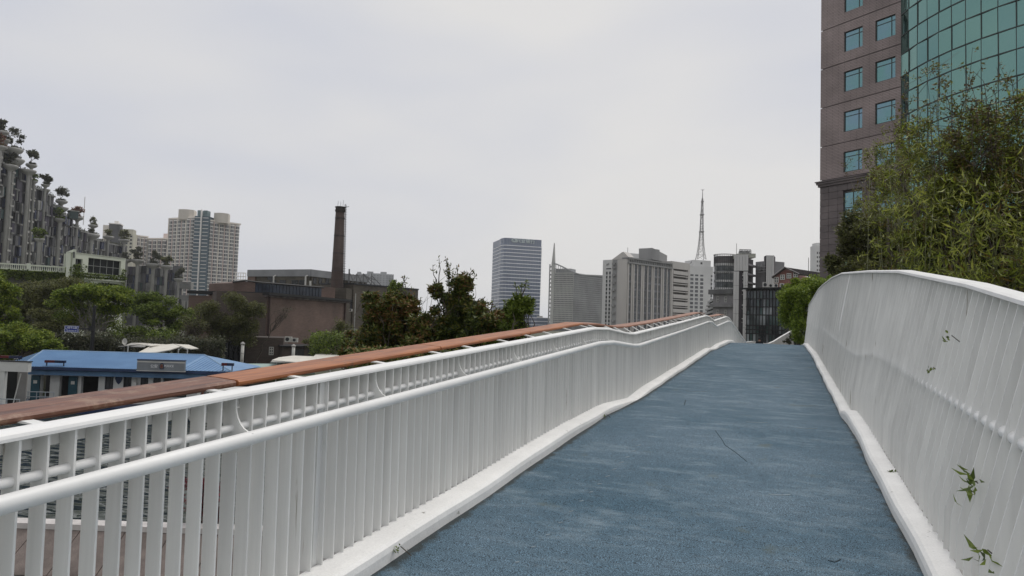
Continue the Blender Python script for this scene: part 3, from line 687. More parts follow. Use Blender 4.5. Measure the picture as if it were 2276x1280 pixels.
piers = [(1401, 1408.5), (1414, 1416.5), (1423, 1430.5), (1437, 1439.5), (1446, 1453), (1459.5, 1461.5), (1467, 1474.5), (1480, 1482.5), (1488, 1491)]
for a, b_ in piers:
    mb = MB(); w = f2.u_(b_)-f2.u_(a)
    if w > 1: mb.fb(f2, f2.u_(a)+w*.04, f2.u_(a)+w*.38, GZ, top2-2.6, .12, -.5); mb.fb(f2, f2.u_(b_)-w*.38, f2.u_(b_)-w*.04, GZ, top2-2.6, .12, -.5)
    else: mb.fb(f2, f2.u_(a)+.1, f2.u_(b_)-.1, GZ, top2-2.6, .05, -.5)
    part('pier', mb, warm, gs)
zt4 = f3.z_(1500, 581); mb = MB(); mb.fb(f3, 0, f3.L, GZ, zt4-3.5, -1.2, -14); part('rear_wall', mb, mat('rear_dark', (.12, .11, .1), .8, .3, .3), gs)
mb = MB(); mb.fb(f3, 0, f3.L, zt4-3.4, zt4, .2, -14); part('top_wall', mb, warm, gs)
mb = MB(); mb.fb(f3, 0, 1.3, GZ, zt4-3.4, .25, -14); mb.fb(f3, f3.L-1.5, f3.L, GZ, zt4-3.4, .25, -14); part('end_pier', mb, warm, gs)
for y in (605, 622.5, 640, 657.5, 674, 690, 706, 722):
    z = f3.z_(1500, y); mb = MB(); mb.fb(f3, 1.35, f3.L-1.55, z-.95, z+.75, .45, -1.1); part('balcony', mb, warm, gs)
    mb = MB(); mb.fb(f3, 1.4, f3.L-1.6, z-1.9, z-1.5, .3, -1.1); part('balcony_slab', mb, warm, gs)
f4 = FR(1424, 318, 1447, 314); f5 = FR(1447, 314, 1480, 326)
mb = MB(); z0 = f4.z_(1424, 578); mb.fb(f4, 0, f4.L, z0, f4.z_(1424, 554), 0, -6); part('penthouse', mb, slabg, gs)
P = [f5.p(0, z0), f5.p(f5.L, z0), f5.p(f5.L, f5.z_(1480, 567)), f5.p(0, f5.z_(1447, 550))]; Q = [q-f5.n*7 for q in P]
mb = MB(); mb.add(P+Q, [(0, 1, 2, 3), (7, 6, 5, 4), (0, 4, 5, 1), (1, 5, 6, 2), (2, 6, 7, 3), (3, 7, 4, 0)]); part('penthouse', mb, slabg, gs)
f6 = FR(1394, 310, 1417, 312); mb = MB(); mb.fb(f6, 0, f6.L, f6.z_(1400, 575), f6.z_(1400, 562.5), 0, -5); part('roof_hut', mb, wallw, gs)
mb = MB(); p = at(1395, 565, 308); mb.tube([(p[0], p[1], f6.z_(1395, 572)), (p[0], p[1], f6.z_(1395, 552))], .12, 5); part('mast', mb, slabg, gs)

# ------------------------------------------------------------------ white tower and lattice mast
f7 = FR(1530, 420, 1583, 424)
wt = thing('apartment_tower', 'white tower block with small grey windows below the lattice mast', 'tower', (*f7.A[:2], GZ))
mb = MB(); zt5 = f7.z_(1550, 591); mb.fb(f7, 0, f7.L, GZ, zt5, 0, -14); mb.fb(f7, f7.u_(1541), f7.u_(1580), zt5, f7.z_(1560, 578), -1, -12); part('wall', mb, wallw, wt)
mb = MB(); mb.fb(f7, f7.u_(1557), f7.u_(1561), f7.z_(1560, 587), f7.z_(1560, 582.5), -.9, -1.3); part('window', mb, M['wdark'], wt)
mb = MB()
for y in np.arange(612, 720, 8.85):
    z = f7.z_(1550, y); hh = .55 if y < 613 else .8
    for px in (1536.5, 1547, 1558.5): u = f7.u_(px); mb.fb(f7, u-1.05, u+1.05, z-hh, z+hh, .06, -.2)
    u = f7.u_(1580.5); mb.fb(f7, u-.6, u+.6, z-hh, z+hh, .06, -.2)
part('window', mb, mat('grey_panes', (.16, .165, .175), .3, .3, .3), wt, stuff=True)
mst = thing('lattice_mast', 'tall steel lattice broadcasting mast rising from the white tower roof', 'mast', (*at(1556, 577, 428)[:2], f7.z_(1556, 578)))
mm_ = mat('mast_steel', (.3, .29, .29), .6, .1, .2)
cx_, cy_ = at(1557.5, 577, 428)[:2]; k_ = 428/FPX
def mz(y): return at(1558, y, 428)[2]
prof = [(577, 9.5), (566, 7.4), (553, 5.8), (540, 4.6), (527, 3.9), (515, 3.3), (503, 2.9), (491, 2.6), (477, 2.2), (462, 1.8), (448, 1.3), (441, 1.0)]
axis = lambda y: np.array([*at(1557.5+(577-y)*.028, y, 428)[:2], 0])
lv = []
for y, w in prof:
    c = axis(y); w = w*k_; z = mz(y); lv.append([c+r0*sx*w+np.array([-math.sin(PSI), math.cos(PSI), 0])*sy*w+np.array([0, 0, z]) for sx, sy in ((-1, -1), (1, -1), (1, 1), (-1, 1))])
mb = MB()
for q in range(4): mb.tube([l[q] for l in lv], .17, 4, cap=False)
part('leg_frame', mb, mm_, mst)
mb = MB()
for i in range(len(lv)-1):
    for q in range(4):
        a, b2 = lv[i], lv[i+1]; mb.tube([a[q], b2[(q+1) % 4]], .09, 3, cap=False); mb.tube([a[(q+1) % 4], b2[q]], .09, 3, cap=False); mb.tube([b2[q], b2[(q+1) % 4]], .09, 3, cap=False)
part('brace', mb, mm_, mst)
for y, w in ((515, 4.6), (477, 4.0), (448, 2.6)):
    c = axis(y); mb = MB(); mb.box((c[0], c[1], mz(y)), (w*k_*2, w*k_*2, .7), PSI); part('platform', mb, mm_, mst)
mb = MB(); c = axis(430); mb.tube([axis(441)+[0, 0, mz(441)], c+[0, 0, mz(430)], axis(420)+[0, 0, mz(420)]], [.3, .22, .12], 5)
for k in range(6):
    an = k*1.05; c2 = axis(424)+[0, 0, mz(424)]; mb.tube([c2, c2+np.array([math.cos(an)*1.2, math.sin(an)*1.2, 1.0])], .06, 3)
part('antenna', mb, mm_, mst)
mb = MB(); mb.tube([f7.p(f7.u_(1533), zt5+.2, -3), f7.p(f7.u_(1543), f7.z_(1543, 578), -3)], .3, 4); mb.tube([f7.p(f7.u_(1533), zt5-.4, -3), f7.p(f7.u_(1542), zt5+.3, -3)], .25, 4); part('roof_strut', mb, mm_, wt)

# ------------------------------------------------------------------ round office block with louvres
D = 205
rb = thing('office_block', 'round office block with vertical louvre rods and white floor bands', 'building', (*at(1608, 700, D+4)[:2], GZ))
cen = at(1609, 700, D+3.4); R_ = 22.5*D/FPX
def rz(y, d=D): return H+(horizon(1608)-y)/FPX*d
mb = MB(); mb.lathe((cen[0], cen[1], 0), [(R_*.93, rz(722)), (R_*.93, rz(572))], 28); part('glass_drum', mb, M['glassb'], rb, smooth=False)
for y0_, y1_ in ((603, 597), (583, 569.2+8)):
    pass
for ya, yb in ((589, 583.5), (606, 602), (625.5, 621), (642.5, 638.5)):
    mb = MB(); mb.lathe((cen[0], cen[1], 0), [(R_*.99, rz(ya)), (R_*.99, rz(yb))], 28); part('floor_band', mb, wallw, rb)
mb = MB()
for k in range(34):
    a = 2*math.pi*k/34; mb.tube([(cen[0]+R_*1.04*math.cos(a), cen[1]+R_*1.04*math.sin(a), rz(642)), (cen[0]+R_*1.04*math.cos(a), cen[1]+R_*1.04*math.sin(a), rz(563))], .07, 4)
part('louvre_rod', mb, M['darkmetal'], rb, stuff=True)
mb = MB(); mb.lathe((cen[0], cen[1], 0), [(R_*1.0, rz(582.5)), (R_*1.0, rz(568))], 28); part('roof_screen', mb, mat('screen', (.13, .12, .12), .7, .2, .5), rb)
for y in (563.5, 602.8):
    mb = MB(); ring = [(cen[0]+R_*1.07*math.cos(2*math.pi*k/28), cen[1]+R_*1.07*math.sin(2*math.pi*k/28), rz(y)) for k in range(29)]; mb.tube(ring, .13, 4); part('rim', mb, mat('rim', (.3, .3, .3), .5), rb)
mb = MB(); fD = FR(1578, 203, 1632, 196)
mb.fb(fD, 0, fD.L, fD.z_(1600, 654), fD.z_(1600, 643.5), 1.0, -10); part('cornice', mb, mat('cornice_dark', (.12, .12, .12), .8, .2, .3), rb)
mb = MB(); mb.fb(fD, fD.u_(1584), fD.L, GZ, fD.z_(1600, 654), 0, -10); part('wall', mb, mat('lower_grey', (.26, .25, .25), .8, .15, .3), rb)
mb = MB(); mb.fb(fD, fD.u_(1582), fD.L, fD.z_(1600, 682.5), fD.z_(1600, 675), 1.1, 0); part('balcony', mb, mat('lower_grey2', (.22, .215, .215), .8, .15, .3), rb)
windows(rb, fD, [fD.u_(1595.5), fD.u_(1613)], [fD.z_(1600, 665), fD.z_(1600, 695)], .85, 1.7, .1, M['offwhite'], M['wdark'], 2, 2, .12)
stg = mat('terrace_grey', (.4, .4, .39), .8, .1, .3); stk_ = mat('terrace_dark', (.1, .095, .095), .8, .1, .3)
for k, (y, x0) in enumerate(((664, 1572), (672, 1569.5), (681, 1567), (690, 1563), (699, 1559), (708, 1552))):
    fE = FR(x0, 207, 1586, 204); mb = MB(); z = fE.z_(1578, y+3)
    Pp = [fE.p(fE.u_(x0)+0, z-1.0), fE.p(fE.L, z-.1), fE.p(fE.L, z+.55), fE.p(fE.u_(x0), z-.4)]; Qq = [q-fE.n*8 for q in Pp]
    mb.add(Pp+Qq, [(0, 1, 2, 3), (7, 6, 5, 4), (0, 4, 5, 1), (1, 5, 6, 2), (2, 6, 7, 3), (3, 7, 4, 0)]); part('terrace', mb, stg, rb)
    mb = MB(); mb.fb(fE, fE.u_(x0+2), fE.L, z-2.0, z-.9, -.4, -7); part('terrace_wall', mb, stk_, rb)
# white clad stair tower with open floors and grey rear wing
st_ = thing('stair_tower', 'white panel clad stair tower with dark open floors beside the round block', 'tower', (*at(1650, 700, 180)[:2], GZ))
clad = mat('cladding', (.56, .555, .54), .7, .07, .3, streak=.3); fF = FR(1630, 182, 1661, 180); drk = mat('open_dark', (.035, .03, .034), .8, .2, .4)
def clad_panels(fr, x0, x1, n, y0, y1, rowsn, o=0, dep=-.4):
    us = [fr.u_(x0)+(fr.u_(x1)-fr.u_(x0))*k/n for k in range(n+1)]; z0, z1 = fr.z_(x0, y0), fr.z_(x0, y1)
    for i in range(n):
        for j in range(rowsn):
            mb = MB(); mb.fb(fr, us[i]+.03, us[i+1]-.03, z0+(z1-z0)*j/rowsn+.03, z0+(z1-z0)*(j+1)/rowsn-.03, o, dep); part('clad_panel', mb, clad, st_, own=True)
clad_panels(fF, 1630, 1661, 5, 602, 566, 1); clad_panels(fF, 1629, 1641.5, 2, 760, 603, 5); clad_panels(fF, 1651, 1660.5, 2, 760, 603, 5)
mb = MB(); mb.fb(fF, .1, fF.L-.1, GZ, fF.z_(1640, 567), -.45, -1.2); part('core', mb, drk, st_)
for y in (612, 646, 678, 708):
    mb = MB(); u0_, u1_ = fF.u_(1642), fF.u_(1650.6); z = fF.z_(1645, y); mb.fb(fF, u0_, u1_, z-.15, z+.15, -.1, -.44)
    mb.add([fF.p(u0_, z-.2, -.15), fF.p(u0_+.25, z-.2, -.15), fF.p(u1_, z-1.1, -.15), fF.p(u1_-.25, z-1.1, -.15)], [(0, 1, 2, 3)]); part('stair_flight', mb, clad, st_)
fG = FR(1661, 180, 1685, 188); mb = MB(); mb.fb(fG, 0, fG.L, GZ, fG.z_(1661, 569), -1.5, -2.5); part('open_floors', mb, drk, st_)
for y, h_ in ((586.5, 4.5), (608, 4), (627, 4), (644, 1.5)):
    mb = MB(); z = fG.z_(1661, y); mb.fb(fG, 0.05, fG.L*.86, z-h_*.058, z+h_*.058, 0, -1.45); part('floor_slab', mb, mat('slabm%d' % y, (.25, .24, .25), .8, .1, .3), st_)
fH = FR(1678, 186, 1704, 182); mb = MB(); mb.fb(fH, 0, fH.L, GZ, fH.z_(1690, 581), 0, -6); part('rear_wall', mb, mat('rear_grey', (.24, .235, .24), .8, .1, .2), st_)
mb = MB(); mb.fb(fH, fH.L*.25, fH.L*.6, fH.z_(1690, 602), fH.z_(1690, 588), .3, 0)
for yy_ in (594, 600, 605): mb.fb(fH, fH.L*.3, fH.L, fH.z_(1690, yy_)-.06, fH.z_(1690, yy_)+.06, .5, .31)
part('pipe_rack', mb, mat('rack', (.36, .36, .36), .7, .3, 1), st_)
fI = FR(1701.5, 181, 1718, 180); mb = MB(); mb.fb(fI, .3, fI.L-.05, GZ, fI.z_(1705, 569), -.45, -2.5); part('second_core', mb, mat('core_grey', (.14, .13, .135), .8, .1, .3), st_)
clad_panels(fI, 1701.5, 1718.5, 4, 640, 568, 1)
mb = MB(); fJ = FR(1696.5, 184, 1702, 181.2); mb.fb(fJ, 0, fJ.L, GZ, fJ.z_(1700, 569), 0, -2); part('side_panel', mb, drk, st_)
fK = FR(1717, 200, 1722, 200); mb = MB(); mb.fb(fK, 0, fK.L, GZ, fK.z_(1718, 584), 0, -5); part('rear_block', mb, slabg, st_)
fL = FR(1641, 200, 1678, 200); mb = MB(); mb.fb(fL, 0, fL.L, fL.z_(1660, 572), fL.z_(1660, 563), 0, -6); part('roof_house', mb, mat('cream_roof', (.42, .42, .36), .8, .1, .3), st_)
mb = MB(); fM = FR(1642, 198, 1667, 198)
for y in (562, 557.5, 554.5): mb.fb(fM, 0, fM.L, fM.z_(1650, y)-.1, fM.z_(1650, y)+.1, 0, -.2)
for k in range(8): u = fM.L*k/7; mb.fb(fM, u-.07, u+.07, fM.z_(1650, 565), fM.z_(1650, 554), 0, -.2)
for k in range(5): mb.fb(fM, fM.L*(k+.1)/5, fM.L*(k+.75)/5, fM.z_(1650, 561.5), fM.z_(1650, 558), -.3, -1.2)
part('rooftop_unit', mb, mat('unit', (.38, .38, .37), .7, .3, 1), st_)
mb = MB(); p = at(1637, 560, 200); mb.tube([(p[0], p[1], rz(566, 200)), (p[0], p[1], rz(540, 200))], .08, 4); p = at(1669, 560, 198); mb.tube([(p[0], p[1], rz(563, 198)), (p[0], p[1], rz(555, 198))], .15, 5); part('mast', mb, M['conc'], st_)

# ------------------------------------------------------------------ dark glass cube
D = 118; fN = FR(1659, 121, 1745, 116); fN2 = None
gc = thing('glass_building', 'dark glass building with a black steel grid beyond the end of the deck', 'building', (*fN.A[:2], GZ))
zt6 = fN.z_(1700, 642); mb = MB(); mb.fb(fN, 0.1, fN.L, GZ, zt6, -.35, -14); part('interior', mb, mat('interior_dark', (.03, .034, .035), .8, .4, .5), gc)
rowsY = [645, 664, 682, 700, 723.5, 742, 764]; zr_ = [fN.z_(1700, y) for y in rowsY]; colX = [1659.5+k*7.15 for k in range(13)]
gk = [mat('cube_glass%d' % k, c, .08, .3, .3, spec=.5) for k, c in enumerate(((.04, .05, .055), (.10, .12, .12), (.2, .22, .23), (.06, .10, .095), (.32, .35, .36)))]  # the paler tones put whitish reflections into the glass colour
for j in range(len(zr_)-1):
    for i in range(12):
        f_ = MB(); f_.fb(fN, fN.u_(colX[i])+.04, fN.u_(colX[i+1])-.04, zr_[j+1]+.09, zr_[j]-.09, 0, -.05)
        w_ = [5, 3, 1, 2, .3] if j < 2 else [3, 3, 2.5, 3, 1.3]
        part('glass_panel', f_, random.choices(gk, w_)[0], gc, own=True)
for z in zr_+[fN.z_(1700, 733)]: mb = MB(); mb.fb(fN, -.1, fN.L+.05, z-.09, z+.09, .14, -.1); part('transom', mb, M['black'], gc)
for i, x in enumerate(colX): mb = MB(); mb.fb(fN, fN.u_(x)-.05, fN.u_(x)+.05, GZ, zt6, .12, -.1); part('mullion', mb, M['black'], gc)
mb = MB(); mb.fb(fN, -.9, fN.L+1, zt6, zt6+.22, .7, -14); part('roof_edge', mb, M['black'], gc)
fo = FR(1656.5, 119, 1661, 119); mb = MB(); mb.fb(fo, 0, .35, fo.z_(1658, 692), fo.z_(1658, 662), .8, .5); part('wing_panel', mb, M['black'], gc)
for i, (x, d, s) in enumerate(((1700.5, 119, 1.0), (1713, 119, .8), (1725, 119, .95), (1738.5, 119, .95))):
    fr = FR(x-5, d, x+4.5, d); ac = thing('air_conditioner', ['leftmost tall white air conditioner on the glass building roof', 'second white air conditioner from the left on the glass building roof, with a hidden base', 'third white air conditioner from the left on the glass building roof, with a dark fan', 'rightmost white air conditioner on the glass building roof beside the green tree'][i], 'air conditioner', fr.p(fr.L/2, zt6+.22, 0), 'air conditioners on the glass building roof')
    z0 = zt6+.24; hh = (.95, .75, .8, .85)[i]; mb = MB(); mb.fb(fr, .03, fr.L-.05, z0+.08, z0+hh, 0, -.4); part('casing', mb, M['offwhite'], ac)
    c = fr.p(fr.L*.42, z0+hh*.55, .03); mb = MB(); R2 = hh*.32
    ringp = [c+fr.u*R2*math.cos(a)+np.array([0, 0, R2*math.sin(a)]) for a in np.linspace(0, 2*math.pi, 13)[:-1]]
    mb.add(ringp+[q-fr.n*.02 for q in ringp], [tuple(range(12))]+[(k, 12+k, 12+(k+1) % 12, (k+1) % 12) for k in range(12)]); part('fan_grille', mb, M['darkmetal'], ac)
    mb = MB(); mb.fb(fr, .05, .12, z0-.02, z0+.08, 0, -.35); part('foot', mb, M['darkmetal'], ac); mb = MB(); mb.fb(fr, fr.L-.15, fr.L-.08, z0-.02, z0+.08, 0, -.35); part('foot', mb, M['darkmetal'], ac)

# ------------------------------------------------------------------ red brick gable house
fP = FR(1719, 153, 1774, 150); rh = thing('brick_house', 'red brick gabled house with dark tiled roof behind the air conditioners', 'house', (*fP.A[:2], GZ))
redb = lined('red_brick', (.24, .085, .07), (.2, .14, .12), fP, .5, .16, .12, var=.1)
ap = (1745, 595); e1 = (1719.5, 612.5); e2 = (1774, 607)
P = [fP.p(0, GZ), fP.p(fP.L, GZ), fP.p(fP.L, fP.z_(*e2)-.3), fP.p(fP.u_(1745), fP.z_(*ap)-.3), fP.p(0, fP.z_(*e1)-.3)]; Q = [q-fP.n*13 for q in P]
mb = MB(); mb.add(P+Q, [(0, 1, 2, 3, 4), (9, 8, 7, 6, 5)]+[(i, 5+i, 5+(i+1) % 5, (i+1) % 5) for i in range(5)]); part('wall', mb, redb, rh)
rt = mat('dark_tiles', (.045, .037, .034), .8, .3, 3, bump=.3)
dirb = np.array([*( (at(1825, 700, 150)-at(1745, 700, 153))[:2]), 0]); apx = fP.p(fP.u_(1745), fP.z_(*ap)+.1, .7)
def slab(a, b_, dv, th): 
    P = [a, b_, b_+dv, a+dv]; mb = MB(); mb.add([p-np.array([0, 0, th]) for p in P]+P, [(3, 2, 1, 0), (4, 5, 6, 7), (0, 1, 5, 4), (1, 2, 6, 5), (2, 3, 7, 6), (3, 0, 4, 7)]); return mb
dv = dirb*.95+np.array([0, 0, -1.2]); el = fP.p(fP.u_(e1[0]-3), fP.z_(*e1)-.3, .7); er = fP.p(fP.u_(e2[0]+3), fP.z_(*e2)-.2, .7)
part('roof', slab(el, apx, -fP.n*13, .3), rt, rh); part('roof', slab(apx, er, dv, .3), rt, rh)
windows(rh, fP, [fP.u_(x) for x in (1725, 1738, 1753, 1768)][:1], [fP.z_(1725, 622)], 1.0, 1.3, .08, M['offwhite'], M['wdark'], 2, 2, .16)
for x, y in ((1738.5, 616), (1753, 613), (1768, 610.5)): windows(rh, fP, [fP.u_(x)], [fP.z_(x, y)], 1.0, 1.15, .08, M['offwhite'], M['wdark'], 2, 2, .16)
mb = MB(); mb.tube([el-fP.n*.05, apx-fP.n*.0+fP.n*.05], .13, 4); mb.tube([apx+fP.n*.05, er], .13, 4); part('verge_trim', mb, mat('grey_trim', (.3, .28, .28), .7), rh)
mb = MB(); p = at(1797, 600, 150); zt_m = H+(740-573)/FPX*150; mb.tube([(p[0], p[1], 8), (p[0], p[1], zt_m)], .06, 5); part('roof_pole', mb, M['darkmetal'], rh)
f8 = FR(1812.5, 520, 1830, 520); ft = thing('distant_tower', 'pale grey distant high rise just showing left of the granite tower', 'tower', (*f8.A[:2], GZ))
mb = MB(); mb.fb(f8, 0, f8.L, GZ, f8.z_(1815, 545), 0, -10); mb.fb(f8, 1, f8.L, f8.z_(1815, 545), f8.z_(1815, 539), -1, -9); part('wall', mb, wallw, ft)
grid_stuff('window', ft, f8, [1.2, 2.9, 4.6], list(np.arange(20, 66, 3.3)), 1.0, 1.6, .06, M['wdark'])

# ------------------------------------------------------------------ vegetation helpers
LP = {}
def leafpal():
    LP['spring'] = leafmat('leaf_spring', [(0.050, 0.078, 0.012), (0.107, 0.165, 0.019), (0.196, 0.260, 0.028), (0.285, 0.330, 0.046)])
    LP['green'] = leafmat('leaf_green', [(0.036, 0.060, 0.012), (0.081, 0.121, 0.019), (0.151, 0.205, 0.031), (0.202, 0.260, 0.046)])
    LP['dull'] = leafmat('leaf_dull', [(0.0465, 0.0527, 0.0186), (0.093, 0.093, 0.0341), (0.1162, 0.1318, 0.0341), (0.1705, 0.1705, 0.062)])
    LP['shrub'] = leafmat('leaf_shrub', [(0.028, 0.045, 0.017), (0.070, 0.094, 0.020), (0.128, 0.157, 0.024), (0.232, 0.124, 0.051)], trans=.2)
    LP['bright'] = leafmat('leaf_bright', [(0.089, 0.134, 0.019), (0.160, 0.232, 0.023), (0.250, 0.339, 0.039), (0.339, 0.410, 0.062)])
    LP['bamboo'] = leafmat('leaf_bamboo', [(0.132, 0.086, 0.022), (0.073, 0.084, 0.019), (0.136, 0.158, 0.023), (0.209, 0.260, 0.031), (0.356, 0.372, 0.077)], trans=.4)
    LP['twig'] = leafmat('leaf_twig', [(0.101, 0.064, 0.034), (0.151, 0.111, 0.039), (0.141, 0.161, 0.039), (0.202, 0.222, 0.046)])
    LP['purple'] = leafmat('leaf_purple', [(0.0775, 0.0093, 0.0186), (0.155, 0.0186, 0.0341), (0.248, 0.031, 0.0465), (0.0775, 0.0465, 0.0186)])
    LP['dark'] = leafmat('leaf_dark', [(0.031, 0.0341, 0.02325), (0.05425, 0.062, 0.0341), (0.08525, 0.093, 0.0465), (0.1162, 0.1085, 0.06975)])
    LP['redbush'] = leafmat('leaf_redbush', [(0.0775, 0.0465, 0.031), (0.186, 0.0775, 0.062), (0.248, 0.1085, 0.0775), (0.1395, 0.124, 0.0465)])
leafpal()
def leaves(P, size, asp=.45, droop=0.0, fold=.15, dirs=None):
    """one rhombic leaf of four corners at every point"""
    n = len(P); s = size*RNG.uniform(.65, 1.3, n)[:, None]
    if dirs is None:
        D = RNG.normal(size=(n, 3)); D[:, 2] = D[:, 2]*.7-droop
    else: D = dirs+RNG.normal(size=(n, 3))*.25
    D /= np.linalg.norm(D, axis=1)[:, None]+1e-9
    S = np.cross(D, RNG.normal(size=(n, 3))*.6+np.array([0, 0, 1.0])); S /= np.linalg.norm(S, axis=1)[:, None]+1e-9
    Nn = np.cross(D, S)
    V = np.empty((n, 4, 3)); V[:, 0] = P; V[:, 1] = P+D*s*.45+S*s*asp*.5+Nn*s*fold; V[:, 2] = P+D*s; V[:, 3] = P+D*s*.45-S*s*asp*.5+Nn*s*fold
    return V.reshape(-1, 3)
def leafobj(name, V, m, parent, stuff=False, loc=None):
    n = len(V)//4; me = bpy.data.meshes.new(name)
    org = np.array(wloc(parent)) if parent is not None else (np.array(loc) if loc is not None else np.zeros(3))
    me.vertices.add(n*4); me.vertices.foreach_set('co', (V-org).astype(np.float32).ravel())
    me.loops.add(n*4); me.loops.foreach_set('vertex_index', np.arange(n*4, dtype=np.int32))
    me.polygons.add(n); me.polygons.foreach_set('loop_start', np.arange(0, n*4, 4, dtype=np.int32)); me.polygons.foreach_set('loop_total', np.full(n, 4, dtype=np.int32))
    me.update(calc_edges=True); a = me.attributes.new('rnd', 'FLOAT', 'POINT'); a.data.foreach_set('value', np.repeat(RNG.random(n), 4).astype(np.float32))
    me.materials.append(m); o = bpy.data.objects.new(name, me); link(o, parent)
    if stuff: o['kind'] = 'stuff'
    if parent is None: o.location = tuple(org)
    return o
def blob(c, r, n, clumps=14, cs=.34, shell=.55):
    """leaf points in clumps spread through an ellipsoid; returns points and clump centres"""
    c = np.array(c); r = np.array(r); K = []
    while len(K) < clumps:
        q = RNG.uniform(-1, 1, 3); l = np.linalg.norm(q)
        if shell*RNG.random() < l < 1: K.append(q*.85)
    K = np.array(K); idx = RNG.integers(0, clumps, n); wgt = RNG.uniform(.6, 1.25, clumps)
    q = RNG.normal(size=(n, 3)); q /= np.linalg.norm(q, axis=1)[:, None]; q *= (RNG.random(n)**.45)[:, None]
    P = K[idx]+q*cs*wgt[idx][:, None]
    return c+P*r, c+K*r
def limb(mb, a, b, ra, rb, n=5, sides=5, wob=.08):
    a = np.array(a, float); b = np.array(b, float); L_ = np.linalg.norm(b-a); pts = []
    for i in range(n+1):
        t = i/n; p = a+(b-a)*t; 
        if 0 < i < n: p = p+RNG.normal(size=3)*L_*wob
        p[2] += L_*.12*math.sin(math.pi*t)*.5; pts.append(p)
    mb.tube(pts, [ra+(rb-ra)*i/n for i in range(n+1)], sides, cap=False); return pts
def tree(name, label, cat, base, blobs, leaf, size, group=None, trunk_r=.12, bark=None, limbs=8, asp=.5, droop=0, twigs=0, stems=1, fork=.45, cs=.34, clumps=14, topz=None):
    base = np.array(base, float); rt_ = thing(name, label, cat, base, group); bark = bark or M['bark']
    allP = []; Ks = []
    for c, r, n in blobs:
        P, K = blob(c, r, n, clumps, cs); allP.append(P); Ks.append(K)
    P = np.vstack(allP); K = np.vstack(Ks)
    leafobj('crown', leaves(P, size, asp, droop), LP[leaf], rt_)
    mb = MB(); cc = np.mean([b[0] for b in blobs], axis=0); lo = min(b[0][2]-b[1][2] for b in blobs)
    for s_ in range(stems):
        off = RNG.normal(size=3)*trunk_r*2*(stems > 1); off[2] = 0
        top = np.array([cc[0]*.6+base[0]*.4, cc[1]*.6+base[1]*.4, base[2]+(cc[2]-base[2])*fork])+RNG.normal(size=3)*.2*(stems > 1)
        tp = limb(mb, base+off, top, trunk_r, trunk_r*.7, 5, 7, .02)
        sel = RNG.choice(len(K), min(limbs, len(K)), replace=False)
        for k in sel:
            q = limb(mb, tp[-1], K[k], trunk_r*.55, trunk_r*.12, 5, 5, .05)
            for w in range(twigs):
                j = K[RNG.integers(0, len(K))]; 
                if np.linalg.norm(j-q[3]) < 3.5*max(blobs[0][1]): limb(mb, q[RNG.integers(2, 5)], j*.7+q[-1]*.3+RNG.normal(size=3)*.2, trunk_r*.22, trunk_r*.05, 4, 3, .08)
    part('trunk', mb, bark, rt_, smooth=True); return rt_
def pb(px, py, d, rx, ry, n, rd=None):      # ellipsoid blob whose outline spans rx x ry photo pixels at distance d
    k = d/FPX; return (at(px, py, d), (rx*k, (rd if rd else rx)*k, ry*k), n)

# ------------------------------------------------------------------ stepped planted building (far left)
tl = [mat('tier_%s' % n, c, r, .2, .3) for n, c, r in (('grey', (.11, .11, .115), .7), ('dark', (.03, .03, .036), .3), ('blue', (.045, .055, .10), .25), ('mid', (.22, .22, .21), .8), ('green', (.03, .055, .055), .3), ('violet', (.05, .043, .065), .4))]
colm = mat('planter_concrete', (.34, .335, .315), .85, .12, .5, streak=.3); fr1 = FR(-60, 205, 420, 400)
def dpt(px): return np.interp(px, [-60, 0, 60, 130, 200, 270, 400], [222, 235, 248, 268, 295, 320, 365])
sbld = thing('terraced_building', 'huge stepped grey building with tree filled planters on concrete columns', 'building', (*at(60, 700, 250)[:2], GZ))
tiers = [(-30, 22, 330), (22, 49, 371), (49, 86, 412), (86, 104, 427), (104, 124, 452), (124, 148, 474), (148, 166, 500), (166, 196, 512), (196, 228, 531), (228, 272, 541)]
for (a, b_, ty) in tiers:
    da, db = float(dpt(a)), float(dpt(b_)); f = FR(a, da, b_+1, db); zt_ = f.z_((a+b_)/2, ty)
    mb = MB(); mb.fb(f, 0, f.L, GZ, zt_, -.9, -12); part('tier', mb, tl[1], sbld)
    fhh = 3.9; nU = max(2, int(round(f.L/1.35))); du = f.L/nU; bk = [MB() for _ in tl]; z = zt_-.6
    mb = MB(); mb.fb(f, 0, f.L, zt_-.6, zt_, .1, -.9); part('parapet', mb, tl[3], sbld)
    while z > 0:
        sty = random.random(); za = z-fhh+.25
        for i in range(nU):
            k = random.choices(range(6), [2.6, 4, 2.4, .9, .9, 1.5])[0]
            if (i+int(z))%5 == 0: bk[3].fb(f, i*du, i*du+.4, za, z, .35, -.8)
            if random.random() < .75: bk[k].fb(f, i*du+.08+(.35 if k in (1, 2) else 0), (i+1)*du-.06, za+(.5 if k in (2, 4) else 0), z, random.choice((-.5, -.1, .2)) , -.9)
            if random.random() < .3: bk[3].fb(f, i*du, i*du+du, za-.25, za+.3, .3, -.8)
        z -= fhh
    for k, q in enumerate(bk):
        if q.v: part('facade_panels', q, tl[k], sbld, stuff=True)
    PP = np.array([f.p(u, zt_+abs(RNG.normal())*.5, -RNG.random()*3) for u in RNG.uniform(0, f.L, int(60+f.L*14))]); leafobj('roof_planting', leaves(PP, .6, .6), LP['dark'], sbld, stuff=True)
fq_ = FR(268, 300, 402, 318)
lo_ = [(268, 402, 600)]
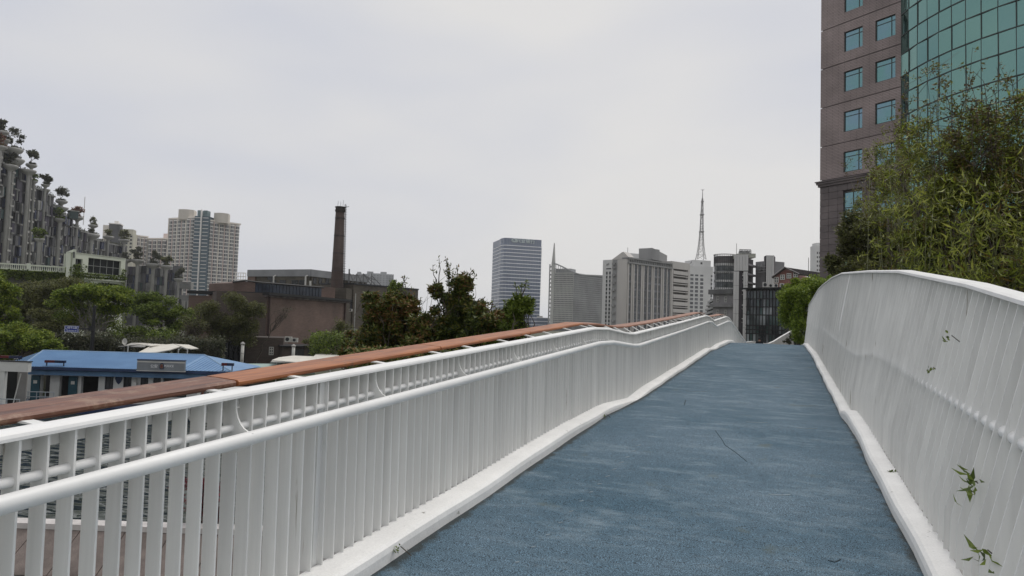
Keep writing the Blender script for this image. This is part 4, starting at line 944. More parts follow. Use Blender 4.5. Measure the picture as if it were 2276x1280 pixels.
for (a, b_, ty) in [(268, 300, 592), (300, 330, 590), (330, 362, 596), (362, 384, 606)]:
    f = FR(a, 296+a*.03, b_+.5, 296+b_*.03); zt_ = f.z_((a+b_)/2, ty); mb = MB(); mb.fb(f, 0, f.L, GZ, zt_, -.9, -10); part('tier', mb, tl[0], sbld)
    bk = [MB() for _ in tl]; nU = 5; du = f.L/nU; z = zt_
    mb = MB(); mb.fb(f, 0, f.L, f.z_(a+8, 655 if a < 330 else 661), f.z_(a+8, 650 if a < 330 else 656), .8, -.9); part('ledge', mb, colm, sbld)
    while z > 0:
        for i in range(nU):
            k = random.choices(range(6), [3, 2, 1.5, 3, .5, 1])[0]; bk[k].fb(f, i*du+.1, (i+1)*du-.1, z-3.9+.3, z, random.choice((-.5, 0, .25)), -.9)
        z -= 3.9
    for k, q in enumerate(bk):
        if q.v: part('facade_panels', q, tl[k], sbld, stuff=True)
for (a, b_, y0_, y1_) in ((380, 400, 560+30, 700), (392, 446, 655, 664), (400, 446, 664, 690), (378, 420, 625, 640)):
    f = FR(a, 310, b_, 312); mb = MB(); mb.fb(f, 0, f.L, f.z_(a, y1_), f.z_(a, y0_), 0, -6); part('podium', mb, tl[3] if y1_-y0_ < 30 else tl[0], sbld)
f = FR(400, 309, 446, 311)
for k in range(4): mb = MB(); mb.fb(f, f.L*k/4+.4, f.L*k/4+1.8, f.z_(410, 684), f.z_(410, 668), .3, 0); part('podium_pillar', mb, colm, sbld)
LAB = {}
cols = [ # rim px, rim y, width px, bowls, shaft bottom px, tree size px, kind
 (4, 292, 28, 2, 0, 20, 'dark'), (2, 325, 26, 1, -3, 22, 'redbush'), (30, 330, 38, 2, 24, 34, 'dark'), (22, 367, 32, 1, 3, 24, 'dark'), (70, 366, 22, 1, 62, 24, 'dark'),
 (64, 378, 30, 1, 40, 0, 'dark'), (76, 402, 15, 1, 72, 14, 'green'), (101, 410, 17, 2, 93, 17, 'dark'), (137, 446, 24, 2, 134, 22, 'dark'), (132, 486, 24, 1, 124, 20, 'green'),
 (172, 482, 25, 1, 167, 18, 'redbush'), (207, 500, 20, 1, 204, 14, 'dull'), (203, 520, 34, 1, 201, 10, 'dark'), (241, 525, 22, 1, 239, 12, 'dull'), (276, 532, 22, 1, 274, 18, 'dull'),
 (88, 530, 20, 1, 82, 18, 'green'), (306, 577, 27, 1, 302, 22, 'dark'), (282, 577, 20, 1, 279, 14, 'dark'), (341, 586, 30, 1, 337, 24, 'dark'), (370, 590, 26, 1, 367, 18, 'dull'), (397, 619, 20, 1, 394, 20, 'dark')]
tr_i = 0
for j, (x, y, w, nb, xb, ts, kind) in enumerate(cols):
    d = float(dpt(x))-3.5 if j not in (5,) else float(dpt(x))-6
    if j >= 15: d = 292 if x > 200 else 215
    k = d/FPX; R0 = w*k/2; top = at(x, y, d); xm = .68*w*k*.18
    mb = MB(); zb = GZ; sr = max(.45, w*k*.12)
    c = (top[0], top[1], 0); z = top[2]
    pr = [(sr, zb), (sr, z-R0*.95), (sr*1.35, z-R0*.72), (R0*.86, z-R0*.42), (R0, z-R0*.18), (R0*.97, z), (R0*.8, z+.03)]
    mb.lathe(c, pr, 14); part('planter_column', mb, colm, sbld, smooth=True)
    if nb > 1:
        o2 = at(x+w*.12, y+w*.62, d+1.2); mb = MB(); mb.lathe((o2[0], o2[1], 0), [(sr*1.2, o2[2]-R0*.9), (R0*.8, o2[2]-R0*.4), (R0*.95, o2[2]-R0*.15), (R0*.9, o2[2]), (R0*.6, o2[2]+.03)], 14); part('planter_bowl', mb, colm, sbld, smooth=True)
    if (j % 2 == 0) and y < 480:
        for zz in np.arange(2, z-3, 3.9): mb = MB(); mb.box((c[0]-sr*.2, c[1], zz), (sr*2.8, sr*2.2, .7), PSI); part('column_bracket', mb, colm, sbld)
    if ts:
        nm = {'dark': 'dark', 'redbush': 'reddish', 'green': 'green', 'dull': 'olive'}[kind]
        near = ['at the far left edge of the photo, topmost', 'at the far left edge of the photo, second from the top', 'with an airy crown, above the widest double planter', 'low, just below the widest double planter', 'round crowned, on the second skyline column', '', 'tiny, hidden behind the round crowned one', 'on the triple planter halfway down the steps', 'umbrella shaped, above the double planter right of the triple one', 'bushy, just below the umbrella shaped one', 'sparse, beside the thin white rooftop pole', 'small, on the planter right of the thin pole', 'flat, in the broad low planter above the cream house', 'sparse, in front of the dark roof tower', 'upright, just right of the dark roof tower', 'on the low column in front, left of the cream house', 'just right of the cream house', 'squat, touching the right edge of the cream house', 'wide crowned, middle of the row right of the cream house', 'flat topped, next to the cream high rise', 'lowest, in front of the base of the cream high rise'][j]
        b = pb(x, y-ts*.78, d, ts*.66, ts*.52, 800 if ts > 14 else 380); b2 = pb(x, y-2, d, w*.42, 2.6, 180)
        tree('planter_tree', '%s planter tree %s' % (nm, near), 'tree', at(x, y+1, d), [b, b2], kind, .75 if ts > 14 else .6, 'trees in the planters of the terraced building', trunk_r=.16, limbs=7, cs=.42, clumps=9, asp=.6, fork=.25)
mb = MB(); p = at(185, 500, 290); q_ = at(185, 437, 290); mb.tube([p, (p[0], p[1], q_[2])], .14, 5); part('roof_pole', mb, M['offwhite'], sbld)
mb = MB(); f = FR(139, 262, 159, 264); mb.fb(f, 0, f.L, f.z_(150, 484), f.z_(150, 468), 0, -4); part('roof_pavilion', mb, tl[4], sbld)
mb = MB(); mb.fb(f, -.3, f.L+.3, f.z_(150, 468), f.z_(150, 466), .3, -4); part('pavilion_roof', mb, colm, sbld)

# ------------------------------------------------------------------ cream apartment towers
cream = mat('cream_wall', (.80, .74, .66), .85, .08, .05); pink = mat('pink_wall', (.66, .55, .51), .85, .08, .05); apg = mat('apt_glass', (.13, .14, .15), .3, .45, .12, col2=(.06, .065, .07)); bal = mat('balcony_white', (.80, .77, .73), .8, .08, .1)
def apt(root, x0, d0, x1, d1, ytop, bays, floors_px, ybot=640, colour=None, wave=.9):
    f = FR(x0, d0, x1, d1); zt_ = f.z_((x0+x1)/2, ytop); D_ = (d0+d1)/2; fhh = floors_px*D_/FPX
    mb = MB(); mb.fb(f, 0, f.L, GZ, zt_, -1.2, -12); part('core_wall', mb, cream, root)
    mb = MB(); mb.fb(f, -.2, f.L+.2, zt_, zt_+1.0, .5, -12); part('roof_cornice', mb, colour or cream, root)
    bw = f.L/bays; nf = int((zt_-2)/fhh)
    g = MB(); gl2 = MB()
    for i in range(bays):
        a, b_ = i*bw+bw*.085, (i+1)*bw-bw*.085
        mb = MB(); mb.fb(f, i*bw-bw*.075, i*bw+bw*.075, GZ, zt_, .35, -1.2); part('wall_pier', mb, [cream, pink][i % 2] if colour is None else colour, root)
        arc = [f.p(a+(b_-a)*t, 0, wave*math.sin(math.pi*t)) for t in np.linspace(0, 1, 6)]
        gl2.prism([p+f.n*-.25 for p in arc]+[f.p(b_, 0, -1.3), f.p(a, 0, -1.3)], 1, zt_-.3)
        for k in range(nf+1):
            z = zt_-.5-k*fhh; g.prism(arc+[f.p(b_, 0, -1.2), f.p(a, 0, -1.2)], z-.85, z-.25 if k else z)
            for t in (.33, .66): q = f.p(a+(b_-a)*t, 0, wave*math.sin(math.pi*t)-.12); g.box((q[0], q[1], z-fhh+.6), (.13, .13, 2.2))
    part('balconies', g, bal, root, stuff=True); part('windows', gl2, apg, root)
    return f, zt_
at1 = thing('apartment_tower', 'tall cream apartment tower with curved balconies and a blue glass centre', 'tower', (*at(440, 700, 450)[:2], GZ))
apt(at1, 363, 458, 421, 446, 487, 6, 8.05); f, ztp = apt(at1, 452, 446, 523, 462, 494, 6, 8.05)
fC = FR(421, 444, 452, 444); mb = MB(); mb.fb(fC, 0, fC.L, GZ, fC.z_(436, 480), .6, -10); part('glass_centre', mb, mat('blue_curtain', (.055, .09, .12), .2, .2, .1, col2=(.09, .13, .15)), at1)
mb = MB()
for k in range(22): z = fC.z_(436, 484)-k*8.05*444/FPX; mb.fb(fC, 0, fC.L*.42, z-.16, z+.16, .9, .6); mb.fb(fC, fC.L*.6, fC.L, z-.16, z+.16, .9, .6)
part('floor_lines', mb, bal, at1, stuff=True)
mb = MB(); mb.fb(fC, fC.L*.47, fC.L*.54, GZ, fC.z_(436, 466), 1.6, .4); part('centre_rib', mb, bal, at1)
mb = MB(); mb.fb(fC, fC.L*.15, fC.L*.42, fC.z_(436, 480), fC.z_(436, 467), 0, -5); mb.fb(fC, fC.L*.58, fC.L*.85, fC.z_(436, 480), fC.z_(436, 467), 0, -5); part('roof_core', mb, mat('roof_teal', (.13, .19, .2), .4), at1)
for x0, x1, y0_, y1_ in ((383, 418, 487, 464), (463, 495, 494, 472)):
    fr = FR(x0, 449, x1, 451); mb = MB(); ps = [fr.p(fr.L*t, 0, 2.0*math.sin(math.pi*t)) for t in np.linspace(0, 1, 8)]+[fr.p(fr.L, 0, -7), fr.p(0, 0, -7)]; mb.prism(ps, fr.z_(x0, y0_), fr.z_(x0, y1_)); part('roof_house', mb, mat('cream_b%d' % x0, (.56, .52, .46), .85, .05, .2), at1)
at2 = thing('apartment_block', 'lower cream apartment wing left of the tall cream tower', 'building', (*at(310, 700, 480)[:2], GZ))
apt(at2, 285, 470, 318, 478, 525, 4, 8.6); apt(at2, 318, 478, 360, 474, 532, 4, 8.6)
f = FR(349, 478, 361, 478); mb = MB(); mb.fb(f, 0, f.L, GZ, f.z_(355, 518), -2, -9); part('stair_core', mb, pink, at2)
at3 = thing('apartment_block', 'cream apartment block with a dark roof tower behind the stepped planters', 'building', (*at(250, 700, 430)[:2], GZ))
f = FR(256, 430, 285, 432); mb = MB(); mb.fb(f, 0, f.L, GZ, f.z_(270, 517), 0, -10); mb.fb(f, f.L*.1, f.L*.95, f.z_(270, 517), f.z_(270, 508), -1, -8); part('wall', mb, mat('cream_y', (.55, .53, .44), .85, .06, .2), at3)
f2_ = FR(229, 425, 254, 427); mb = MB(); mb.fb(f2_, f2_.L*.0, f2_.L, GZ, f2_.z_(240, 497), 0, -8); part('dark_tower', mb, mat('slate', (.10, .10, .105), .7, .15, .3), at3)
mb = MB(); mb.fb(f2_, -.3, f2_.L+.3, f2_.z_(240, 497), f2_.z_(240, 495), .3, -8); mb.fb(f2_, f2_.L*.4, f2_.L*.75, f2_.z_(240, 495), f2_.z_(240, 489), -2, -5); part('roof_cap', mb, bal, at3)
f2_ = FR(216, 435, 230, 436); mb = MB(); mb.fb(f2_, 0, f2_.L, GZ, f2_.z_(220, 499), 0, -8); part('side_wing', mb, cream, at3)
mb = MB()
for k in range(6):
    for q in range(3): mb.fb(f, f.L*(q+.25)/3, f.L*(q+.75)/3, f.z_(270, 526+k*8), f.z_(270, 522+k*8), .1, -.2)
part('window', mb, M['wdark'], at3, stuff=True)

# ------------------------------------------------------------------ cream house with ivy and balustrade terrace
fV = FR(137, 118, 153, 112); fX = FR(153, 112, 271, 122)
gh = mat('cream_green', (.60, .63, .52), .8, .05, .3); ch = thing('cream_house', 'pale cream flat roofed house with a wide dark gridded window above the trees', 'house', (*fX.A[:2], GZ))
wx0, wx1 = fX.u_(189), fX.u_(262); wz0, wz1 = fX.z_(225, 609), fX.z_(225, 575.5)
lz0, lz1 = fX.z_(225, 650), fX.z_(225, 628)
mb = MB(); holes_wall(mb, fX, 0, fX.L, GZ, fX.z_(153, 560), [(wx0, wx1, wz0, wz1), (fX.u_(214), fX.u_(260), lz0, lz1), (fX.u_(158), fX.u_(176), fX.z_(165, 601), fX.z_(165, 574))], .5); mb.fb(fX, .05, fX.L, GZ, fX.z_(153, 560)-.02, -.55, -1.4)
mb.fb(fX, 0, fX.L, fX.z_(153, 560), fX.z_(153, 559), .1, -1.5); mb.fb(fX, fX.L-.3, fX.L, GZ, fX.z_(153, 560), -.01, -1.4)
part('wall', mb, gh, ch)
mb = MB(); mb.fb(fV, 0, fV.L, GZ, fV.z_(145, 561), 0, -.4); part('side_wall', mb, gh, ch)
fm = mat('frame_grey', (.34, .35, .33), .6); wgl = mat('house_glass', (.012, .014, .014), .35, .2, 1, spec=.15)
windows(ch, fX, [(wx0+wx1)/2], [(wz0+wz1)/2], wx1-wx0, wz1-wz0, -.35, fm, wgl, 5, 2, .07)
windows(ch, fX, [(fX.u_(158)+fX.u_(176))/2], [(fX.z_(165, 601)+fX.z_(165, 574))/2], fX.u_(176)-fX.u_(158), fX.z_(165, 574)-fX.z_(165, 601), -.35, fm, wgl, 2, 2, .07)
windows(ch, fX, [fX.u_(237)], [(lz0+lz1)/2], fX.u_(260)-fX.u_(214), lz1-lz0, -.35, fm, wgl, 4, 2, .06)
for y in (615, 622): mb = MB(); mb.fb(fX, fX.u_(178), fX.L-.3, fX.z_(225, y)-.12, fX.z_(225, y)+.12, .35, -.02); part('string_course', mb, gh, ch)
mb = MB(); mb.tube([fX.p(.0, fX.z_(153, 560)+.1, .12), fX.p(.05, fX.z_(153, 572), .12)], .12, 5); part('rain_pipe', mb, M['darkmetal'], ch)
p1 = np.array([fX.p(u, z, .15+RNG.random()*.3) for u, z in zip(RNG.uniform(fX.u_(155), fX.L, 9000), np.interp(RNG.random(9000)**1.0, [0, 1], [fX.z_(225, 665), fX.z_(225, 609)]))])
keep = (np.sin(p1[:, 0]*1.7+p1[:, 2]*2.3)+np.sin(p1[:, 2]*3.1-p1[:, 0])+RNG.normal(size=len(p1))*.6+np.interp(p1[:, 2], [fX.z_(225, 650), fX.z_(225, 612)], [1.2, -.6])) > -.1
p1 = p1[keep]; p2 = np.array([fX.p(fX.L-RNG.random()*.9, z, .2) for z in RNG.uniform(fX.z_(265, 660), fX.z_(265, 598), 300)]); p3 = np.array([fX.p(abs(RNG.normal())*1.0, z, .2) for z in RNG.uniform(fX.z_(153, 660), fX.z_(153, 585), 900)]); p1 = np.vstack([p1, np.array([fV.p(u, z, .15) for u, z in zip(RNG.uniform(0, fV.L, 1400), RNG.uniform(fV.z_(145, 665), fV.z_(145, 596), 1400))])])
iv = thing('ivy', 'dark ivy climbing over the lower front of the cream house', 'ivy', fX.p(3, GZ, .3)); leafobj('foliage', leaves(np.vstack([p1, p2, p3]), .26, .8, .3), LP['green'], iv)
fY = FR(-30, 108, 137, 114); te = thing('terrace', 'white balustraded roof terrace with hanging ivy at the far left', 'terrace', (*fY.p(fY.L/2, 0)[:2], GZ))
mb = MB(); zb_ = fY.z_(60, 601); mb.fb(fY, 0, fY.L, GZ, zb_, 0, -8); part('wall', mb, mat('terrace_wall', (.10, .10, .08), .85, .2, .4), te)
mb = MB(); mb.fb(fY, -.1, fY.L, fY.z_(60, 590.5), fY.z_(60, 587.5), .12, -.14); part('rail', mb, gh, te)
mb = MB(); mb.fb(fY, -.1, fY.L, zb_+.002, fY.z_(60, 598.8), .12, -.14); part('plinth', mb, gh, te)
zp0, zp1 = fY.z_(60, 598.8), fY.z_(60, 590.5); bmm = MB(); bmm.lathe((0, 0, 0), [(.05, 0), (.08, .12), (.04, .3), (.06, zp1-zp0)], 6); bme = bmm.mesh('baluster', gh)
for k in range(int(fY.L/.27)): inst(bme, 'baluster', fY.p(.1+k*.27, zp0, 0), te)
mb = MB(); u = fY.u_(57); mb.fb(fY, u-.25, u+.25, zb_, fY.z_(60, 585), .18, -.2); u = fY.u_(135.5); mb.fb(fY, u-.1, u+.1, zb_-4, fY.z_(135, 563), .2, -.1); part('pier', mb, gh, te)
u_ = RNG.uniform(0, fY.L, 8000); zz = np.interp(RNG.random(8000)**.8, [0, 1], [fY.z_(60, 601)-.0, fY.z_(60, 622)]); keep = (np.sin(u_*1.3)+np.sin(u_*3.7+1))*.8+RNG.normal(size=8000)*.5+(zz-fY.z_(60, 615))*1.2 > -.5
iv = thing('ivy', 'ivy curtain hanging below the white balustrade', 'ivy', fY.p(5, GZ, .3)); leafobj('foliage', leaves(np.array([fY.p(a, b, .1+RNG.random()*.4) for a, b in zip(u_[keep], zz[keep])]), .26, .8, .3), LP['green'], iv)

# ------------------------------------------------------------------ brick factory, chimney and neighbours
fa = FR(478, 87, 592, 90); fb2 = FR(592, 90, 768, 112)
BR = lined('brown_brick', (.15, .095, .075), (.09, .075, .065), fb2, .5, .13, .12, var=.14)
BR2 = lined('dark_brick', (.095, .07, .058), (.07, .058, .05), fa, .5, .13, .12, var=.14)
fac = thing('brick_factory', 'brown brick factory hall with black gutters and a blue glass roof lantern', 'building', (*fb2.A[:2], GZ))
zw = 4.1; mb = MB(); mb.fb(fb2, 0, fb2.L, GZ, zw, 0, -12); part('wall', mb, BR, fac)
mb = MB(); mb.fb(fa, 0, fa.L-.02, GZ, fa.z_(550, 650), -.05, -9); part('end_wall', mb, BR2, fac)
mb = MB(); mb.fb(fb2, -.4, fb2.L+.8, zw+.25, zw+.62, .5, -12); part('gutter', mb, M['black'], fac)
mb = MB(); mb.fb(fb2, -.3, fb2.L+.6, zw+.0, zw+.24, .25, -.4); part('eave_board', mb, mat('eave', (.12, .1, .095), .7, .3, 1), fac)
for u in (.25, fb2.L-.7):
    mb = MB(); mb.tube([fb2.p(u, zw+.1, .18), fb2.p(u, fb2.z_(594, 748) if u < 1 else -.5, .18)], .13, 6); part('downpipe', mb, mat('pipe_dark%d' % int(u), (.04, .02, .018), .6), fac)
fc = FR(515, 94, 712, 104); zc_ = 6.1; u1 = fc.u_(564); zcb = 3.6
mb = MB(); P = [fc.p(0, zcb), fc.p(u1, zcb), fc.p(u1, fc.z_(564, 629)), fc.p(fc.u_(540), fc.z_(540, 625)), fc.p(0, fc.z_(516, 628.5))]; Q = [q-fc.n*8 for q in P]
mb.add(P+Q, [(0, 1, 2, 3, 4), (9, 8, 7, 6, 5)]+[(i, 5+i, 5+(i+1) % 5, (i+1) % 5) for i in range(5)]); part('lantern_gable', mb, BR, fac)
zl1, zl2 = fc.z_(570, 629), fc.z_(705, 640); lg = mat('lantern_glass', (.045, .06, .085), .15, .4, .6, col2=(.02, .025, .035)); n = 20
for i in range(n):
    a, b_ = u1+(fc.L-u1)*i/n, u1+(fc.L-u1)*(i+1)/n; za_, zb2 = zl1+(zl2-zl1)*i/n, zl1+(zl2-zl1)*(i+1)/n
    mb = MB(); P = [fc.p(a+.05, zcb, 0), fc.p(b_-.03, zcb, 0), fc.p(b_-.03, zb2, 0), fc.p(a+.05, za_, 0)]; Q = [q-fc.n*.1 for q in P]
    mb.add(P+Q, [(0, 1, 2, 3), (7, 6, 5, 4), (0, 4, 5, 1), (1, 5, 6, 2), (2, 6, 7, 3), (3, 7, 4, 0)]); part('glass_panel', mb, lg, fac)
mb = MB(); P = [fc.p(u1, zcb, -.2), fc.p(fc.L, zcb, -.2), fc.p(fc.L, zl2, -.2), fc.p(u1, zl1, -.2)]; Q = [q-fc.n*7 for q in P]; mb.add(P+Q, [(0, 1, 2, 3), (7, 6, 5, 4), (0, 4, 5, 1), (1, 5, 6, 2), (2, 6, 7, 3), (3, 7, 4, 0)]); part('lantern_core', mb, M['darkmetal'], fac)
mb = MB(); mb.tube([fc.p(-.3, fc.z_(516, 628.5)+.1, .3), fc.p(fc.u_(540), fc.z_(540, 625)+.12, .3), fc.p(u1, zl1+.12, .3), fc.p(fc.L+.2, zl2+.12, .3)], .13, 4); part('lantern_edge', mb, M['black'], fac)
f = FR(690, 108, 742, 112); mb = MB(); mb.fb(f, 0, f.L, 3, f.z_(715, 637), 0, -5); part('roof_block', mb, BR, fac)
# annexes
f = FR(549, 83, 632, 84); mb = MB(); mb.fb(f, 0, f.L, GZ, f.z_(590, 750), 0, -6.5); part('annex', mb, BR2, fac)
windows(fac, f, [f.u_(607)], [f.z_(607, 780)], .55, 1.0, .05, M['offwhite'], M['wdark'], 2, 3, .1)
f = FR(484, 84, 549, 83.4); mb = MB(); mb.fb(f, 0, f.L, GZ, f.z_(515, 753), -.5, -3); part('dark_shopfront', mb, mat('shopfront', (.012, .014, .02), .2, .4, 1), fac)
for k in range(7): mb = MB(); mb.fb(f, f.L*k/6-.04, f.L*k/6+.04, GZ, f.z_(515, 756), -.35, -.49); part('shopfront_mullion', mb, M['darkmetal'], fac)
f = FR(630, 82, 716, 84); mb = MB(); mb.fb(f, 0, f.L, GZ, f.z_(670, 772), 0, -5); part('annex', mb, BR2, fac)
mb = MB(); mb.fb(f, -.2, f.L+.2, f.z_(670, 772), f.z_(670, 768.5), .4, -5); part('annex_roof', mb, M['black'], fac)
windows(fac, f, [f.u_(665), f.u_(702)], [f.z_(670, 785)], 1.5, 1.1, .05, M['darkmetal'], M['wdark'], 2, 1, .08)
def acunit(x, y, d, w, label, group):
    k = d/FPX; p = at(x, y, d); a = thing('air_conditioner', label, 'air conditioner', p, group); s = w*k
    mb = MB(); mb.box((p[0], p[1], p[2]+s*.4), (s, s*.4, s*.8), PSI); part('casing', mb, M['offwhite'], a)
    fr = Frame(p-r0*s/2, p+r0*s/2); c = fr.p(s*.38, p[2]+s*.4, s*.215); R2 = s*.29
    rr = [c+fr.u*R2*math.cos(t)+np.array([0, 0, R2*math.sin(t)]) for t in np.linspace(0, 2*math.pi, 13)[:-1]]
    mb = MB(); mb.add(rr+[q-fr.n*.03 for q in rr], [tuple(range(12))]+[(i, 12+i, 12+(i+1) % 12, (i+1) % 12) for i in range(12)]); part('fan_grille', mb, M['darkmetal'], a)
acunit(641, 760, 82.3, 15, 'left one of two white air conditioners on the low brick annex', 'air conditioners on the brick annex')
acunit(656, 760.5, 82.3, 12, 'right one of two white air conditioners on the low brick annex', 'air conditioners on the brick annex')
for x, y0_, y1_, lab in ((539.5, 766, 812, 'white vent pipe with a grey cap beside the dark shopfront'), (652.5, 771, 800, 'shorter white vent pipe rising in front of the low annex')):
    p = at(x, y0_, 70); q = at(x, y1_, 70); t = thing('vent_pipe', lab, 'pipe', (p[0], p[1], GZ), 'white vent pipes'); mb = MB(); mb.tube([(p[0], p[1], GZ), (p[0], p[1], p[2])], .16, 8); part('pipe', mb, M['offwhite'], t, smooth=True)
    mb = MB(); mb.lathe((p[0], p[1], p[2]), [(.2, 0), (.24, .12), (.05, .3)], 8); part('cap', mb, M['conc'], t)
    for z in (p[2]-.9, p[2]-1.6): mb = MB(); mb.lathe((p[0], p[1], z), [(.185, 0), (.185, .06)], 8); part('clamp', mb, M['conc'], t)
# back building
f1b = FR(545, 137, 686, 130); f2b = FR(686, 130, 815, 146); zr0 = f1b.z_(686, 598.5); olive = mat('olive_wall', (.11, .10, .08), .85, .2, .4); rf_ = mat('metal_fascia', (.24, .245, .25), .6, .1, .4)
bb_ = thing('factory_building', 'long building with a grey metal fascia behind the brick factory hall', 'building', (*f2b.A[:2], GZ))
for f, nm in ((f1b, 0), (f2b, 1)):
    mb = MB(); mb.fb(f, 0, f.L, GZ, zr0-1.35, -.3, -9); part('wall', mb, olive, bb_)
    mb = MB(); mb.fb(f, 0, f.L, zr0-1.35, zr0, .1 if nm else .12, -9); part('fascia', mb, rf_, bb_)
    mb = MB(); mb.fb(f, 0, f.L, zr0-3.9, zr0-2.7+(.5 if nm else 0), -.05, -.29); part('white_band', mb, M['offwhite'], bb_)
mb = MB(); mb.fb(f1b, 0, f1b.u_(563), GZ, zr0-1.36, .0, -.3); part('brick_bay', mb, BR, bb_)
for x in (604, 625, 652, 668): windows(bb_, f1b, [f1b.u_(x)], [f1b.z_(x, 630)], 1.5, 1.3, .02, M['darkmetal'], M['wdark'], 2, 1, .08)
for x in (696, 708, 724, 745): windows(bb_, f2b, [f2b.u_(x)], [f2b.z_(x, 624.5)], .9, 1.1, .02, M['darkmetal'], M['wdark'], 1, 1, .08)
for x in (595, 636, 648): windows(bb_, f1b, [f1b.u_(x)], [f1b.z_(x, 617)], 1.4, .8, -.2, M['darkmetal'], M['wdark'], 3, 1, .06)
for f, x in ((f1b, 609.5), (f1b, 680.5)):
    mb = MB(); u = f.u_(x); mb.tube([f.p(u, f.z_(x, 636), .6), f.p(u, f.z_(x, 615), .6), f.p(u+.2, f.z_(x, 612.5), .3)], .16, 6); part('vent_pipe', mb, M['offwhite'], bb_)
# chimney
chd = 116; c0 = at(747.5, 668, chd); top = at(757.5, 458, chd); zt_ = top[2]; bs = np.array([c0[0], c0[1]]); 
chm = thing('brick_chimney', 'tall tapering dark brick factory chimney with a ladder up its right side', 'chimney', (c0[0], c0[1], GZ)); k = chd/FPX
bc = lined('chimney_brick', (.062, .038, .029), (.05, .04, .035), fb2, .5, .13, .15, var=.2); zz_ = c0[2]; c = (c0[0], c0[1], 0)
rb0, rt0 = 14.2*k, 10*k
mb = MB(); mb.lathe(c, [(rb0*1.12, GZ), (rb0, zz_), (rt0, zt_-.95)], 20); part('shaft', mb, bc, chm, smooth=True)
mb = MB(); mb.lathe(c, [(rt0, zt_-.94), (rt0*1.13, zt_-.8), (rt0*1.13, zt_-.5), (rt0*1.03, zt_-.45), (rt0*1.03, zt_-.2), (rt0*1.17, zt_-.12), (rt0*1.17, zt_), (rt0*.8, zt_+.01)], 20); part('crown', mb, mat('crown_brick', (.055, .045, .04), .85, .3, 2), chm)
mb = MB(); ld = r0*1.0
def lr(z): return rt0+(rb0-rt0)*(zt_-z)/(zt_-zz_)+.28
for sx in (-.0, .0):
    pass
b3 = np.array([-math.sin(PSI), math.cos(PSI), 0])
for s_ in (-.25, .2): mb.tube([np.array([c[0], c[1], z])+r0*(lr(z)-.02)+b3*s_-b3*.4 for z in (zz_, (zz_+zt_)/2, zt_+.4)], .045, 4)
z = zz_
while z < zt_:
    mb.tube([np.array([c[0], c[1], z])+r0*lr(z)-b3*.65, np.array([c[0], c[1], z])+r0*lr(z)-b3*.2], .035, 3); mb.tube([np.array([c[0], c[1], z])+r0*(lr(z)-.35)-b3*.4, np.array([c[0], c[1], z])+r0*(lr(z)+.2)-b3*.4], .035, 3); z += .42
part('ladder', mb, M['black'], chm)
mb = MB()
for a, h in ((-.6, 1.0), (0, .9), (.55, 1.2), (.9, .5)): q = np.array([c[0], c[1], zt_])+r0*rt0*a; mb.tube([q, q+np.array([0, 0, h])+r0*.05], .03, 4)
q = np.array([c[0], c[1], zt_])+r0*rt0*1.0; mb.tube([q, q+r0*.7+np.array([0, 0, .1])], .04, 4); part('lightning_rod', mb, M['darkmetal'], chm)
for z in np.linspace(zz_+2, zt_-2, 5): mb = MB(); mb.lathe(c, [(lr(z)-.24, z), (lr(z)-.24, z+.08)], 20); part('iron_band', mb, M['darkmetal'], chm)
# right brick building with roof truss
fR_ = FR(783, 116, 927, 130); rbd = thing('brick_building', 'olive brown brick building with rooftop trusses right of the chimney', 'building', (*fR_.A[:2], GZ)); ob = lined('olive_brick', (.10, .085, .065), (.075, .065, .055), fR_, .5, .13, .12)
zt8 = fR_.z_(786, 632); mb = MB(); mb.fb(fR_, 0, fR_.L, GZ, zt8, 0, -8); part('wall', mb, ob, rbd); mb = MB(); mb.fb(fR_, -.1, fR_.L, zt8, zt8+.25, .15, -8); part('coping', mb, M['darkmetal'], rbd)
f = FR(767, 114, 786, 117); mb = MB(); mb.fb(f, 0, f.L, GZ, f.z_(775, 641), 0, -4); part('side_bay', mb, ob, rbd)
for x, y in ((781, 678), (822, 700), (860, 690)): windows(rbd, fR_ if x > 785 else f, [(fR_ if x > 785 else f).u_(x)], [fR_.z_(x, y)], 1.3, 1.9, .03, M['darkmetal'], M['wdark'], 2, 2, .08)
mb = MB(); TR = lambda x, y, o=-1.5: fR_.p(fR_.u_(x), fR_.z_(x, y), o)
for x in (786, 803, 818, 836): mb.tube([TR(x, 633), TR(x, 597 if x == 786 else 607)], .16 if x == 786 else .1, 4)
for a, b_ in (((786, 603), (800, 633)), ((803, 608), (790, 633)), ((803, 608), (818, 633)), ((818, 608), (803, 633)), ((818, 608), (836, 633)), ((818, 608), (846, 633)), ((836, 612), (822, 633)), ((836, 612), (858, 634)), ((786, 610), (818, 612)), ((818, 612), (846, 622))): mb.tube([TR(*a), TR(*b_)], .07, 4)
part('roof_truss', mb, mat('truss', (.16, .16, .16), .6), rbd)
mb = MB(); p = at(787, 740, 96); q = at(788, 652, 96); mb.tube([(p[0], p[1], GZ), (p[0], p[1], q[2])], .06, 6); mb.box((p[0], p[1], q[2]-5.0), (1.2, .1, .08), PSI)
single('light_pole', mb, mat('pole_grey', (.4, .4, .37), .6), 'thin pale pole standing in front of the olive brick building', 'pole')
acunit(779.5, 692, 112, 7, 'small white air conditioner on the olive brick building near the pale pole', 'air conditioners on the olive building'); acunit(826, 716, 114, 5, 'tiny white air conditioner low on the olive brick wall behind the shrubs', 'air conditioners on the olive building')
fz = FR(776, 950, 872, 960); hz_ = thing('apartment_block', 'hazy pale apartment block far behind the rooftop trusses', 'building', (*fz.A[:2], GZ)); hw_ = mat('hazy_wall', (.36, .37, .38), .8, .06, .02)
